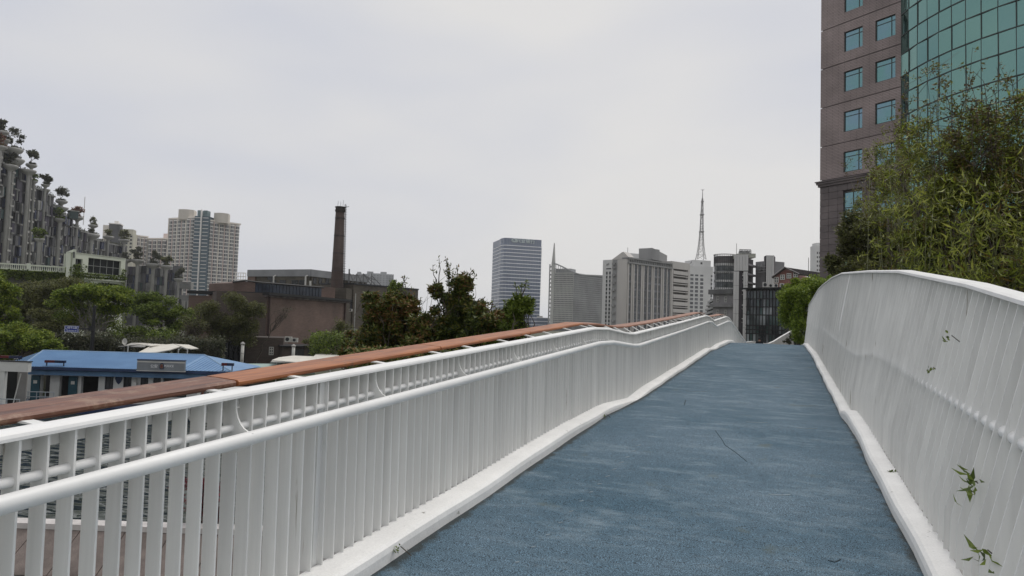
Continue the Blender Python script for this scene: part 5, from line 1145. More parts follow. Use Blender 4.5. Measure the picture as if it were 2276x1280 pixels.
for i, (a, b_, y) in enumerate(((776, 790, 611), (790, 799, 604), (799, 812, 608), (812, 826, 603), (826, 842, 607), (842, 856, 604), (856, 872, 609))):
    mb = MB(); mb.fb(fz, fz.u_(a), fz.u_(b_)-.2, GZ, fz.z_(a, y), (i % 2)*2, -12); part('wall', mb, hw_, hz_)
grid_stuff('window', hz_, fz, list(np.arange(3, 58, 4.2)), list(np.arange(44, 66, 3.2)), 2.0, 1.5, 2.1, mat('hazy_win', (.22, .23, .25), .6), .3)
f = FR(518, 240, 541, 240); q_ = thing('roof_frame', 'small pale steel billboard frame right of the cream high rise', 'frame', (*f.A[:2], GZ)); mb = MB()
for k in range(5): mb.fb(f, f.L*k/4-.1, f.L*k/4+.1, GZ, f.z_(520, 606), 0, -.2)
for y in (606, 614, 621): mb.fb(f, 0, f.L, f.z_(520, y)-.12, f.z_(520, y)+.12, .02, -.22)
part('frame', mb, bal, q_)

# ------------------------------------------------------------------ police boathouse
WZ = -5.8; fbH = FR(72, 50.9, 530, 51.6, 760); eZ = -2.62
bh = thing('police_boathouse', 'floating white police station with a long blue hipped roof', 'boathouse', (*fbH.p(fbH.L/2, 0)[:2], WZ))
blue = mat('roof_blue', (.16, .29, .47), .45, .1, .6, col2=(.12, .23, .40)); navy = mat('navy', (.02, .04, .10), .5, .2, 1); bfas = mat('fascia_blue', (.10, .20, .34), .5, .15, 1)
FLl, FRr = fbH.p(0, eZ, 1.1), fbH.p(fbH.L, eZ, 1.1); BL, BRr = fbH.p(-1.2, eZ, -5.2), fbH.p(fbH.L+.2, eZ, -5.2)
RL, RRr = at(96, 779, 54.6), at(455, 791, 55.2); RRr[2] = RL[2]
mb = MB(); T3 = np.array([0, 0, -.1]); mb.add([FLl, FRr, RRr, RL, BL, BRr], [(0, 1, 2, 3), (4, 0, 3), (1, 5, 2), (5, 4, 3, 2)]); mb.add([v+T3 for v in (FLl, FRr, BRr, BL)], [(3, 2, 1, 0)]); part('roof', mb, blue, bh)
mb = MB(); nrib = 96
def ribs(a0, a1, b0, b1, n):
    for i in range(1, n):
        t = i/n; a = a0+(a1-a0)*t; b_ = b0+(b1-b0)*t; up = np.array([0, 0, .035]); s = (a1-a0)/np.linalg.norm(a1-a0)*.022
        mb.add([a-s, a+s, b_+s, b_-s, a-s+up, a+s+up, b_+s+up, b_-s+up], [(4, 5, 6, 7), (0, 1, 5, 4), (1, 2, 6, 5), (3, 0, 4, 7)])
eA = FLl+(FRr-FLl)*((RL-FLl)@fbH.u/((FRr-FLl)@fbH.u)); eB = FLl+(FRr-FLl)*((RRr-FLl)@fbH.u/((FRr-FLl)@fbH.u)); ribs(eA, eB, RL, RRr, 74)
ribs(FLl, eA, FLl, RL, 9); ribs(eB, FRr, RRr, FRr, 14); part('roof_rib', mb, blue, bh, stuff=True)
mb = MB(); mb.tube([FLl, RL], .07, 5); mb.tube([RL, RRr], .08, 5); mb.tube([RRr, FRr], .07, 5); mb.tube([BL, RL], .07, 5); part('ridge_cap', mb, mat('ridge_blue', (.22, .34, .48), .5), bh)
mb = MB(); mb.fb(fbH, -.05, fbH.L+.05, eZ-.22, eZ-.02, 1.12, 1.0); part('gutter', mb, navy, bh)
mb = MB(); mb.fb(fbH, .1, fbH.L+.1, eZ-.62, eZ-.28, .75, -4.6); part('fascia', mb, bfas, bh)
bw = mat('boat_white', (.58, .58, .55), .6, .06, .8); teal = mat('door_teal', (.02, .075, .10), .5, .15, 2)
def bz(y): return fbH.z_(250, y)
op = [(101, 121), (142, 163), (190, 228)]; wins = [(242, 261), (283, 301), (321, 338), (349, 366)]
holes = [(fbH.u_(a), fbH.u_(b_), -5.3, eZ-.72) for a, b_ in op]+[(fbH.u_(a), fbH.u_(b_), bz(866), bz(831.5)) for a, b_ in wins]+[(fbH.u_(371), fbH.u_(424), bz(880), bz(832)), (fbH.u_(431), fbH.u_(450), bz(870), bz(832))]
mb = MB(); holes_wall(mb, fbH, fbH.u_(80), fbH.L-.3, -5.3, eZ-.62, holes, .3); part('wall', mb, bw, bh)
mb = MB(); mb.fb(fbH, fbH.u_(82), fbH.L-.4, -5.3, eZ-.64, -1.6, -4.4); part('interior', mb, M['black'], bh)
fw_ = FR(40, 52.5, 81, 52.5, 830); mb = MB(); mb.fb(fw_, 0, fw_.L, -5.3, eZ-.64, 0, -.2); part('rear_wall', mb, bw, bh)
for a, b_ in wins:
    w = fbH.u_(b_)-fbH.u_(a); windows(bh, fbH, [fbH.u_((a+b_)/2)], [(bz(866)+bz(831.5))/2], w, bz(831.5)-bz(866), -.12, M['darkmetal'], M['wdark'], 2, 1, .06)
    mb = MB(); mb.fb(fbH, fbH.u_(a)-.1, fbH.u_(b_)+.1, bz(831.5), bz(829), .3, 0); part('window_hood', mb, navy, bh)
for a, b_ in ((371, 424), (431, 450)):
    windows(bh, fbH, [fbH.u_((a+b_)/2)], [(bz(880)+bz(832))/2], fbH.u_(b_)-fbH.u_(a), bz(832)-bz(880), -.12, teal, M['wdark'], 3, 1, .05)
for a, b_ in ((81, 100), (164, 183)):
    mb = MB(); mb.fb(fbH, fbH.u_(a), fbH.u_(b_), -5.28, eZ-.72, .12, .04); d_ = part('door', mb, teal, bh)
    mb = MB(); u = fbH.u_((a+b_)/2); mb.fb(fbH, u-.12, u+.14, bz(856), bz(849), .15, .125); o = MB(); oo = mb.mesh('notice', M['offwhite'], False, tuple(wloc(bh))); q = bpy.data.objects.new('notice', oo); link(q, d_)
mb = MB(); u = fbH.u_(273); z = bz(843)
pp = [(-.22, .3), (.22, .3), (.26, .05), (.16, -.2), (0, -.36), (-.16, -.2), (-.26, .05)]; A_ = [fbH.p(u+a, z+b_, .05) for a, b_ in pp]; B_ = [fbH.p(u+a, z+b_, .01) for a, b_ in pp]; mb.add(A_+B_, [tuple(range(7))]+[(i, 7+i, 7+(i+1) % 7, (i+1) % 7) for i in range(7)]); part('wall_crest', mb, navy, bh)
mb = MB(); mb.fb(fbH, fbH.u_(307), fbH.u_(316), bz(856), bz(846), .3, .01); mb.tube([fbH.p(fbH.u_(306), bz(840), .1), fbH.p(fbH.u_(314), bz(840), .1), fbH.p(fbH.u_(314), bz(848), .15)], .03, 5); part('meter_box', mb, M['offwhite'], bh)
mb = MB(); mb.fb(fbH, -1, fbH.L+1.5, WZ-.3, -5.3, 2.2, -5); part('pontoon', mb, navy, bh)
mb = MB()
for x0, x1 in ((66, 80), (110, 168)):
    ua, ub = fbH.u_(x0)-.5, fbH.u_(x1)
    for z in (-4.35, -4.7, -5.0): mb.tube([fbH.p(ua, z, 2), fbH.p(ub, z, 2)], .03, 5)
    for k in range(5): u = ua+(ub-ua)*k/4; mb.tube([fbH.p(u, -5.3, 2), fbH.p(u, -4.35, 2)], .03, 5)
part('deck_railing', mb, mat('rail_metal', (.35, .38, .4), .4), bh)
# sign, badge and lettering
sgn = thing('police_sign', 'grey police signboard with a central badge on the blue roof edge', 'sign', (*fbH.p(fbH.u_(364), 0, 1.3)[:2], eZ)); fs_ = Frame(fbH.p(0, 0, 1.35), fbH.p(fbH.L, 0, 1.35))
z0, z1 = fs_.z_(364, 824.5), fs_.z_(364, 801); mb = MB(); mb.fb(fs_, fs_.u_(311), fs_.u_(417), z0, z1, 0, -.18); part('board', mb, mat('sign_grey', (.21, .23, .245), .5, .1, 1, col2=(.16, .17, .18)), sgn)
mb = MB(); mb.fb(fs_, fs_.u_(311), fs_.u_(417), z1-.17, z1-.1, .02, .001); mb.fb(fs_, fs_.u_(310.5), fs_.u_(417.5), z0-.04, z0-.001, .03, -.18); part('trim_line', mb, M['offwhite'], sgn)
mb = MB(); mb.fb(fs_, fs_.u_(310.5), fs_.u_(417.5), z1+.001, z1+.05, .04, -.2); part('top_edge', mb, navy, sgn)
tw = mat('text_white', (.75, .76, .77), .5, .02, 1); letter('公安', .27, tw, fs_, fs_.u_(349), fs_.z_(349, 814.5), .012, sgn); letter('POLICE', .21, tw, fs_, fs_.u_(382), fs_.z_(382, 814), .012, sgn)
def badge(fr, u, z, s, parent, o=.01):
    pp = [(0, .5), (.2, .38), (.34, .1), (.36, -.2), (.26, -.45), (-.26, -.45), (-.36, -.2), (-.34, .1), (-.2, .38)]
    for k, (sc2, m, oo) in enumerate(((1, navy, o), (.72, mat('badge_gold%d' % len(bpy.data.materials), (.14, .09, .05), .4), o+.02), (.4, mat('badge_red%d' % len(bpy.data.materials), (.14, .03, .035), .4), o+.035))):
        A_ = [fr.p(u+a*s*sc2, z+b_*s*sc2, oo+.015) for a, b_ in pp]; B_ = [fr.p(u+a*s*sc2, z+b_*s*sc2, oo) for a, b_ in pp]; mb = MB(); n = len(pp); mb.add(A_+B_, [tuple(range(n))]+[(i, n+i, n+(i+1) % n, (i+1) % n) for i in range(n)]); part('badge', mb, m, parent)
badge(fs_, fs_.u_(366.5), fs_.z_(366, 814), .5, sgn)
redm = mat('lens_red', (.10, .012, .015), .25, .2, 2); bluem = mat('lens_blue', (.012, .02, .06), .25, .2, 2)
def lightbar(fr, x0, x1, y0_, y1_, lab, o=0, base=None):
    za, zb = fr.z_((x0+x1)/2, y1_), fr.z_((x0+x1)/2, y0_); t = thing('light_bar', lab, 'light bar', fr.p((fr.u_(x0)+fr.u_(x1))/2, za, o), 'red and blue light bars'); um = (fr.u_(x0)+fr.u_(x1))/2
    mb = MB(); mb.fb(fr, fr.u_(x0), um-.01, za, zb, o+.12, o-.12); part('red_lens', mb, redm, t); mb = MB(); mb.fb(fr, um+.01, fr.u_(x1), za, zb, o+.12, o-.12); part('blue_lens', mb, bluem, t)
    for u in (fr.u_(x0)+.1, fr.u_(x1)-.1): mb = MB(); mb.fb(fr, u-.03, u+.03, (base if base else za-.12), za, o+.03, o-.03); part('foot', mb, M['black'], t)
fe = Frame(fbH.p(0, 0, .9), fbH.p(fbH.L, 0, .9)); lightbar(fe, 108, 152, 801, 806.5, 'red and blue light bar near the left end of the blue roof', base=eZ); lightbar(fe, 499, 525, 807, 813, 'small red and blue light bar at the right corner of the blue roof', base=eZ)
# lamp array
t = thing('lamp_cluster', 'small black cluster of eight white lamps at the left of the blue roof', 'lamp', (*fe.p(fe.u_(50), 0, .5)[:2], fe.z_(50, 800))); mb = MB(); mb.fb(fe, fe.u_(43), fe.u_(58), fe.z_(50, 798), fe.z_(50, 791), .3, .1); mb.tube([fe.p(fe.u_(50), fe.z_(50, 798), .2), fe.p(fe.u_(50), eZ-.2, .2)], .03, 5); part('housing', mb, M['black'], t)
for i in range(4):
    for j in range(2): mb = MB(); mb.box(tuple(fe.p(fe.u_(45+i*3.6), fe.z_(50, 793+j*3), .31)), (.075, .02, .07), 0); part('lamp', mb, tw, t)
# neighbour white boathouse
fn = FR(-60, 46.3, 66, 46, 760); nb_ = thing('white_boathouse', 'white flat roofed floating cabin cut off by the left edge', 'boathouse', (*fn.p(2, 0)[:2], WZ)); mb = MB(); mb.fb(fn, 0, fn.L, fn.z_(30, 826), fn.z_(30, 804), 0, -.3); part('roof', mb, bw, nb_)
mb = MB(); mb.fb(fn, 0, fn.L+.05, fn.z_(30, 804), fn.z_(30, 802), .05, -.35); part('roof_edge', mb, M['black'], nb_); mb = MB(); mb.fb(fn, 0, fn.u_(18), -5.3, fn.z_(30, 826), -.05, -.3); part('wall', mb, bw, nb_)
fw_ = FR(14, 47.5, 60, 47.5, 830); mb = MB(); mb.fb(fw_, fw_.L*.55, fw_.L, -5.3, fn.z_(30, 826), 0, -.1); part('rear_screen', mb, mat('boat_shade', (.30, .29, .27), .7), nb_)
mb = MB(); mb.fb(fw_, 0, fw_.L*.55-.02, -5.3, fn.z_(30, 826), 0, -.1); part('dark_doorway', mb, M['black'], nb_); mb = MB(); mb.tube([fn.p(fn.u_(30), -5.3, -.4), fn.p(fn.u_(45), fn.z_(45, 832), -.4)], .04, 5); part('leaning_pole', mb, M['offwhite'], nb_)
mb = MB(); mb.fb(fn, 0, fn.L+.6, WZ-.3, -5.3, 1.2, -6); part('pontoon', mb, navy, nb_); mb = MB()
for z in (-4.4, -4.72, -5.0): mb.tube([fn.p(0, z, 1), fn.p(fn.L+.4, z, 1)], .03, 5)
for k in range(6): u = (fn.L+.4)*k/5; mb.tube([fn.p(u, -5.3, 1), fn.p(u, -4.4, 1)], .03, 5)
part('deck_railing', mb, bpy.data.materials['rail_metal'], nb_)
lightbar(fn, -22, 27, 792, 797.5, 'red and blue light bar on the white cabin roof at the left edge', o=-1, base=fn.z_(30, 802))
# patrol boat
fp_ = FR(428, 46.5, 600, 47.5, 860); pbt = thing('patrol_boat', 'white police patrol boat mostly hidden behind the wooden top rail', 'boat', (*fp_.p(3, 0, -1)[:2], WZ)); zt9 = fp_.z_(500, 866)
mb = MB(); Hh = [fp_.p(-.6, WZ+1.0, .4), fp_.p(fp_.L+.8, WZ+1.1, .4), fp_.p(fp_.L+.8, WZ+1.1, -2.6), fp_.p(-.6, WZ+1.0, -2.6)]; Lw = [fp_.p(.2, WZ-.2, .1), fp_.p(fp_.L, WZ-.2, .1), fp_.p(fp_.L, WZ-.2, -2.3), fp_.p(.2, WZ-.2, -2.3)]; mb.hexa(Lw+Hh); part('hull', mb, bw, pbt)
mb = MB(); mb.fb(fp_, .3, fp_.L-.4, WZ+1.05, zt9, 0, -2.2); part('cabin', mb, bw, pbt); mb = MB(); mb.fb(fp_, fp_.u_(497), fp_.L-.5, zt9-.75, zt9-.22, .02, -.1); part('side_window', mb, M['black'], pbt)
letter('POLICE', .34, M['black'], fp_, fp_.u_(484), fp_.z_(484, 874.5), .012, pbt); badge(fp_, fp_.u_(460.5), fp_.z_(460, 875), .42, pbt)
# canopies
cv = mat('canopy_white', (.66, .63, .56), .7, .08, .8); cg = mat('canopy_grey', (.36, .35, .32), .7, .08, .8); cgn = mat('canopy_teal', (.32, .42, .38), .6, .15, .8)
def canopy(name, label, faces, m, posts, d):
    pts_all = [at(*p) for f in faces for p in f[0]]; t = thing(name, label, 'canopy', (*np.mean(pts_all, axis=0)[:2], GZ), 'fabric canopies behind the boathouse')
    for poly, mm in faces:
        P = [at(*p) for p in poly]; n = len(P); Q = [p-np.array([0, 0, .07]) for p in P]; mb = MB(); mb.add(P+Q, [tuple(range(n)), tuple(range(2*n-1, n-1, -1))]+[(i, n+i, n+(i+1) % n, (i+1) % n) for i in range(n)]); part('fabric', mb, mm, t)
    for x, y in posts: p = at(x, y, d); mb = MB(); mb.tube([(p[0], p[1], WZ+.5), tuple(p)], .05, 5); part('post', mb, M['offwhite'], t)
canopy('canopy', 'white tensile canopy with a grey left flap beside the satellite dish', [
 ([(263, 769, 60), (275, 768.5, 59), (292, 762, 61), (330, 764, 61), (322, 770, 59)], cg), ([(292, 762, 61), (340, 762, 66), (380, 764.5, 66), (350, 767, 60), (336, 768, 59)], cv),
 ([(336, 768, 59.5), (385, 764, 63), (400, 770, 60), (378, 777, 58), (345, 783, 57), (305, 784, 57)], cv), ([(385, 764, 63.2), (420, 766, 63), (441, 774, 60), (426, 775, 59.5), (412, 773, 59), (405, 769.5, 60)], cv),
 ([(398, 777, 58.5), (401, 772, 59), (406, 769.8, 59.5), (411, 772, 59), (416, 776, 58.6), (411, 773.6, 58.9), (406, 771.6, 59), (401, 773.6, 59)], cg)], cv, [(397, 775), (417, 776), (285, 768)], 59)
canopy('canopy', 'second white tensile canopy in front of the brick annexes', [
 ([(601, 804, 58), (618, 796, 61), (650, 792, 63), (665, 797, 62), (672, 805, 58), (640, 803, 58)], cg), ([(604, 800, 58.8), (620, 794, 61.5), (652, 790, 63.5), (700, 792, 62), (705, 800, 59), (672, 806, 57)], cv),
 ([(696, 793, 62), (703, 786, 64), (750, 788, 64), (760, 792, 62), (745, 800, 58), (705, 802, 58)], cv)], cv, [(615, 803), (652, 806), (735, 799)], 58.5)
canopy('canopy', 'pale teal fabric roof stretching right of the blue roofed boathouse', [
 ([(470, 815, 57), (520, 808, 60), (600, 808, 60), (655, 808, 60), (600, 818, 56), (560, 836, 52), (480, 835, 52)], cgn), ([(600, 818.5, 56), (650, 809, 59), (690, 811, 58), (700, 830, 53), (570, 838, 52)], mat('canopy_dark', (.02, .04, .03), .7))], cgn, [(520, 830), (640, 830)], 54)
sdp = at(277, 759, 60); sdt = thing('satellite_dish', 'pale round satellite dish beside the white canopy', 'satellite dish', sdp-np.array([0, 0, .5])); mb = MB(); nn = (CAM-sdp)+np.array([0, 0, 30]); nn /= np.linalg.norm(nn); e1_ = np.cross(nn, [0, 0, 1]); e1_ /= np.linalg.norm(e1_); e2_ = np.cross(nn, e1_)
rg = [sdp+e1_*.2*math.cos(a)+e2_*.32*math.sin(a) for a in np.linspace(0, 2*math.pi, 17)[:-1]]; mb.add(rg+[sdp-nn*.12], [(i, (i+1) % 16, 16) for i in range(16)]); part('dish', mb, cg, sdt); mb = MB(); mb.tube([sdp-nn*.1, sdp-np.array([0, 0, .9])], .03, 5); part('stand', mb, cg, sdt)
# street sign on a dark pole
sp_ = at(207, 730, 60); ss = thing('street_sign', 'blue road sign with white characters on a dark arm by the pale forked tree', 'sign', (sp_[0], sp_[1], GZ)); fS = Frame(at(144, 730, 60), at(175, 730, 60)); 
mb = MB(); zt_p = at(210, 680, 60)[2]; mb.tube([(sp_[0], sp_[1], WZ+2), (sp_[0], sp_[1], zt_p)], [.2, .12], 8); part('pole', mb, M['black'], ss); mb = MB(); mb.tube([tuple(at(174, 730.5, 60)), tuple(at(206, 731, 60))], .06, 5); mb.box(tuple(at(204, 730, 59.9)), (.35, .3, .4), PSI); part('arm', mb, M['black'], ss)
mb = MB(); za, zb = fS.z_(160, 738.5), fS.z_(160, 724); mb.fb(fS, 0, fS.L, za, zb, .04, -.04); part('plate', mb, mat('sign_blue', (.015, .035, .22), .5, .05, 2), ss)
mb = MB(); mb.fb(fS, .02, fS.L-.02, za+.01, za+.045, .05, .041); mb.fb(fS, .02, fS.L-.02, zb-.045, zb-.01, .05, .041); mb.fb(fS, .02, .05, za+.05, zb-.05, .05, .041); mb.fb(fS, fS.L-.05, fS.L-.02, za+.05, zb-.05, .05, .041)
mb.tube([fS.p(.30, zb-.1, .05), fS.p(.22, (za+zb)/2+.03, .05), fS.p(.22, (za+zb)/2-.03, .05), fS.p(.27, za+.08, .05)], .02, 4); mb.tube([fS.p(.08, (za+zb)/2+.05, .05), fS.p(.14, (za+zb)/2+.05, .05)], .02, 4); part('border', mb, tw, ss)
letter('莫干山路', .2, tw, fS, fS.L*.58, (za+zb)/2+.10, .045, ss); letter('Moganshan Rd', .12, tw, fS, fS.L*.58, (za+zb)/2-.13, .045, ss)

# ------------------------------------------------------------------ far bank trees
BK = 'trees on the far bank behind the boathouse'
def bt(label, px, py, d, parts, leaf, size, trunk_px=None, trunk_y=None, **kw):
    base = at(trunk_px if trunk_px else px, 715, d); base[2] = GZ+.0
    return tree('tree', label, 'tree', base, [pb(*q) for q in parts], leaf, size, BK, **kw)
bt('dense bright green tree cut by the left edge below the balustrade', 0, 655, 66, [(-5, 640, 66, 42, 40, 6500), (5, 690, 66, 40, 38, 5000), (-25, 615, 68, 30, 30, 2000)], 'spring', .26, trunk_r=.2)
bt('round fresh green tree low at the left edge above the white cabin', 55, 755, 61, [(40, 760, 61, 70, 42, 8500), (95, 775, 60, 40, 26, 3000), (10, 745, 62, 50, 36, 3500)], 'spring', .24, trunk_r=.2, cs=.4)
bt('tall thin brownish green tree below the balustrade', 110, 670, 80, [(95, 665, 80, 72, 46, 9000), (150, 645, 80, 60, 28, 5200), (60, 700, 80, 60, 40, 5000)], 'dull', .27, limbs=14, twigs=2, cs=.42)
bt('broad umbrella crowned green tree with pale forked branches by the blue road sign', 205, 720, 70, [(215, 652, 70, 68, 26, 9000), (170, 665, 71, 56, 32, 5500), (255, 672, 70, 42, 32, 5200), (205, 700, 72, 74, 34, 4200)], 'spring', .25, trunk_px=203, bark=M['barkpale'], trunk_r=.16, limbs=14, twigs=2, stems=2, fork=.25, cs=.38)
bt('rounded mid green tree in front of the grey terraces right of the cream house', 345, 700, 76, [(330, 688, 76, 58, 38, 8200), (390, 705, 77, 46, 36, 5200), (345, 735, 75, 70, 30, 4800)], 'green', .26, trunk_r=.18, limbs=12, twigs=1)
bt('sparse olive brown tree behind the road sign', 115, 725, 76, [(120, 722, 76, 72, 38, 6500), (170, 705, 77, 50, 30, 3200)], 'dull', .25, limbs=16, twigs=2, bark=M['barkpale'], cs=.42)
bt('large olive tree spreading against the left wall of the brick factory', 515, 710, 79, [(505, 690, 80, 66, 42, 10000), (555, 712, 80, 34, 48, 6500), (465, 712, 79, 44, 44, 6000), (520, 742, 80, 60, 26, 4000)], 'dull', .22, trunk_px=455, limbs=14, twigs=2, cs=.4)
bt('almost bare tree with dark branches left of the brick factory', 430, 730, 70, [(430, 712, 70, 34, 34, 700), (418, 742, 70, 34, 22, 700)], 'dull', .18, limbs=18, twigs=5, trunk_r=.16, cs=.5)
bt('low green tree mixed with pale twigs in the middle of the bank', 300, 748, 72, [(285, 742, 72, 52, 24, 2800), (350, 752, 71, 45, 20, 2200)], 'green', .22, bark=M['barkpale'], limbs=14, twigs=3, cs=.42)
bt('loose green bush tree below the right end of the factory wall', 715, 765, 76, [(735, 752, 76, 48, 20, 3600), (700, 762, 75, 40, 14, 1800), (760, 735, 77, 28, 26, 1500)], 'dull', .2, limbs=8, cs=.42)
bt('wispy half bare tree leaning in front of the factory wall', 608, 700, 80, [(625, 690, 80, 36, 22, 160)], 'dark', .16, trunk_px=570, limbs=10, twigs=4, trunk_r=.08, fork=.6)
bt('dark evergreen tree beside the olive brick building', 880, 650, 62, [(880, 650, 62, 18, 34, 2600), (884, 690, 62, 26, 30, 2400), (868, 670, 62, 18, 26, 1400)], 'green', .2, trunk_r=.15)
for k, (x0, x1, y0_, y1_, n) in enumerate(((-60, 250, 742, 800, 9000), (220, 500, 752, 800, 7000), (690, 900, 740, 800, 5000))):
    P = np.array([at(RNG.uniform(x0, x1), np.interp(RNG.random()**.7, [0, 1], [y1_, y0_+6*math.sin(RNG.random()*9)]), RNG.uniform(63.5, 66)) for _ in range(n)])
    o = leafobj('hedge', leaves(P, .26, .6), LP['dark' if k < 2 else 'green'], None, loc=P.mean(axis=0)); o['kind'] = 'stuff'; o['label'] = ['dark undergrowth along the far bank behind the blue roof', 'dark undergrowth along the far bank behind the white canopy', 'green undergrowth along the far bank below the olive building'][k]; o['category'] = 'hedge'

# ------------------------------------------------------------------ shrubs close to the bridge on the left
SG = 'evergreen shrubs beside the bridge'
def shrub(label, d, parts, leaf='shrub', size=.085, shoots=(), basepx=None, **kw):
    base = at(basepx or parts[0][0], 740, d); base[2] = -3.2
    t = tree('shrub', label, 'shrub', base, [pb(q[0], q[1], d+q[5] if len(q) > 5 else d, *q[2:5]) for q in parts], leaf, size, SG, trunk_r=.05, stems=3, limbs=10, twigs=2, fork=.5, cs=kw.get('cs', .3), clumps=kw.get('clumps', 26), asp=.38)
    if shoots:
        mb = MB(); LP_ = []; DD = []
        for (x0, y0, x1, y1, nl) in shoots:
            a, b_ = at(x0, y0, d), at(x1, y1, d); pts = limb(mb, a, b_, .014, .005, 5, 4, .02)
            for i in range(nl): s = (i+RNG.random())/nl; p = a+(b_-a)*(s**.8 if nl > 12 else .55+.45*s); LP_.append(p+RNG.normal(size=3)*.02); DD.append((b_-a)/np.linalg.norm(b_-a)*.6+RNG.normal(size=3)*.8)
        part('shoot', mb, M['bark'], t); leafobj('shoot_leaves', leaves(np.array(LP_), size, .35, dirs=np.array(DD)), LP[leaf], t)
    return t
shrub('low bronze tinged shrub at the left end of the hedge above the rail', 15, [(800, 765, 45, 42, 5200), (850, 775, 50, 36, 4200), (780, 790, 40, 26, 2000)])
shrub('tall bushy dark shrub with thin bare shoots right of the olive building', 14.5, [(868, 690, 48, 45, 6800), (900, 730, 55, 50, 6500), (850, 740, 55, 40, 4500), (826, 670, 24, 26, 900), (900, 680, 40, 30, 3200), (838, 700, 34, 34, 2600)], shoots=((905, 690, 898, 612, 8), (925, 690, 918, 640, 8), (890, 650, 905, 615, 4), (930, 700, 935, 660, 10), (905, 660, 888, 640, 3), (850, 660, 818, 655, 12)))
shrub('tallest shrub with leafy shoots standing against the sky', 14, [(1000, 720, 62, 52, 8000), (1010, 672, 42, 30, 4200), (1028, 637, 27, 30, 2600), (970, 645, 16, 18, 750), (1048, 700, 40, 40, 3600), (960, 755, 70, 40, 7500), (935, 735, 36, 40, 3600)],
      shoots=((1000, 660, 992, 574, 46), (998, 640, 1000, 590, 40), (972, 650, 962, 590, 7), (975, 640, 976, 574, 9), (1030, 640, 1050, 600, 26), (1015, 640, 1016, 590, 8), (1005, 625, 990, 600, 12), (1040, 650, 1058, 612, 18), (1010, 630, 1004, 606, 16)))
shrub('reddish tipped rounded shrub between the tallest shrub and the bank tower', 13.5, [(1080, 718, 48, 44, 6500), (1062, 752, 55, 32, 5200), (1115, 738, 46, 40, 6000)], shoots=((1075, 690, 1072, 662, 18), (1090, 690, 1096, 668, 14)))
shrub('green shrub with upright shoots overlapping the bank tower', 13.2, [(1152, 690, 34, 26, 3600), (1140, 735, 44, 22, 3200), (1160, 672, 24, 20, 1500), (1110, 760, 50, 20, 2000)], leaf='green', shoots=((1150, 680, 1146, 628, 14), (1158, 680, 1160, 632, 22), (1160, 660, 1172, 624, 12), (1130, 690, 1122, 668, 10), (1175, 690, 1187, 672, 8)))
P = np.array([at(RNG.uniform(770, 1150), RNG.uniform(770, 830), RNG.uniform(12.5, 15.5)) for _ in range(9000)])
o = leafobj('hedge', leaves(P, .09, .4), LP['shrub'], None, loc=P.mean(axis=0)); o['kind'] = 'stuff'; o['label'] = 'dark lower foliage of the shrubs seen under the wooden rail'; o['category'] = 'hedge'
# red leaved plant and the quay wall seen through the near fins
fQ = Frame(at(-120, 1172, 8.8), at(800, 1172, 8.8)); qz = at(230, 1168, 8.8)[2]
qw = thing('quay_wall', 'sloping brown granite quay wall with a white top edge seen between the fins', 'wall', (*fQ.p(2, 0)[:2], -3.2)); stn = mat('quay_stone', (.17, .14, .125), .8, .2, 3, fine=.3, fscale=120)
mb = MB(); mb.fb(fQ, 0, fQ.L, qz-.07, qz, .0, -.22); part('coping', mb, mat('coping_white', (.55, .52, .50), .7, .12, 6), qw)
u = 0
while u < fQ.L:
    w = .58; P = [fQ.p(u+.006, qz-.42, .62), fQ.p(u+w-.006, qz-.42, .62), fQ.p(u+w-.006, qz-.075, .01), fQ.p(u+.006, qz-.075, .01)]; Q = [p-fQ.n*.1-np.array([0, 0, .06]) for p in P]
    mb = MB(); mb.add(P+Q, [(0, 1, 2, 3), (7, 6, 5, 4), (0, 4, 5, 1), (1, 5, 6, 2), (2, 6, 7, 3), (3, 7, 4, 0)]); part('granite_slab', mb, stn, qw, own=True)
    mb = MB(); mb.fb(fQ, u+.008-.29, u+w-.008-.29, qz-.58, qz-.435, .7, .5); part('kerb_stone', mb, M['conc'], qw, own=True); u += w
mb = MB(); mb.fb(fQ, 0, fQ.L, -6.5, qz-.5, .45, -.2); part('core', mb, M['conc'], qw)
c = at(470, 1110, 9.2); rp = thing('red_leaf_plant', 'dark red leaved plant behind the quay wall seen between the fins', 'plant', (c[0], c[1], qz-.5)); V = []
P1, K1 = blob(at(462, 1115, 9.2), (.34, .25, .36), 3200, 16, .4); P2, K2 = blob(at(400, 1085, 9.3), (.12, .1, .25), 260, 6, .4); leafobj('foliage', leaves(np.vstack([P1, P2]), .05, .5), LP['purple'], rp)
mb = MB(); [limb(mb, (c[0], c[1], qz-.6), k, .015, .006, 4, 4) for k in K1[:10]]; part('stems', mb, M['bark'], rp)
mb = MB(); mb.fb(fQ, 0, fQ.L, -6.5, qz-.45, -.3, -1.2); single('planting_bed', mb, mat('soil', (.05, .04, .03), .95, .3, 3), kind='structure')

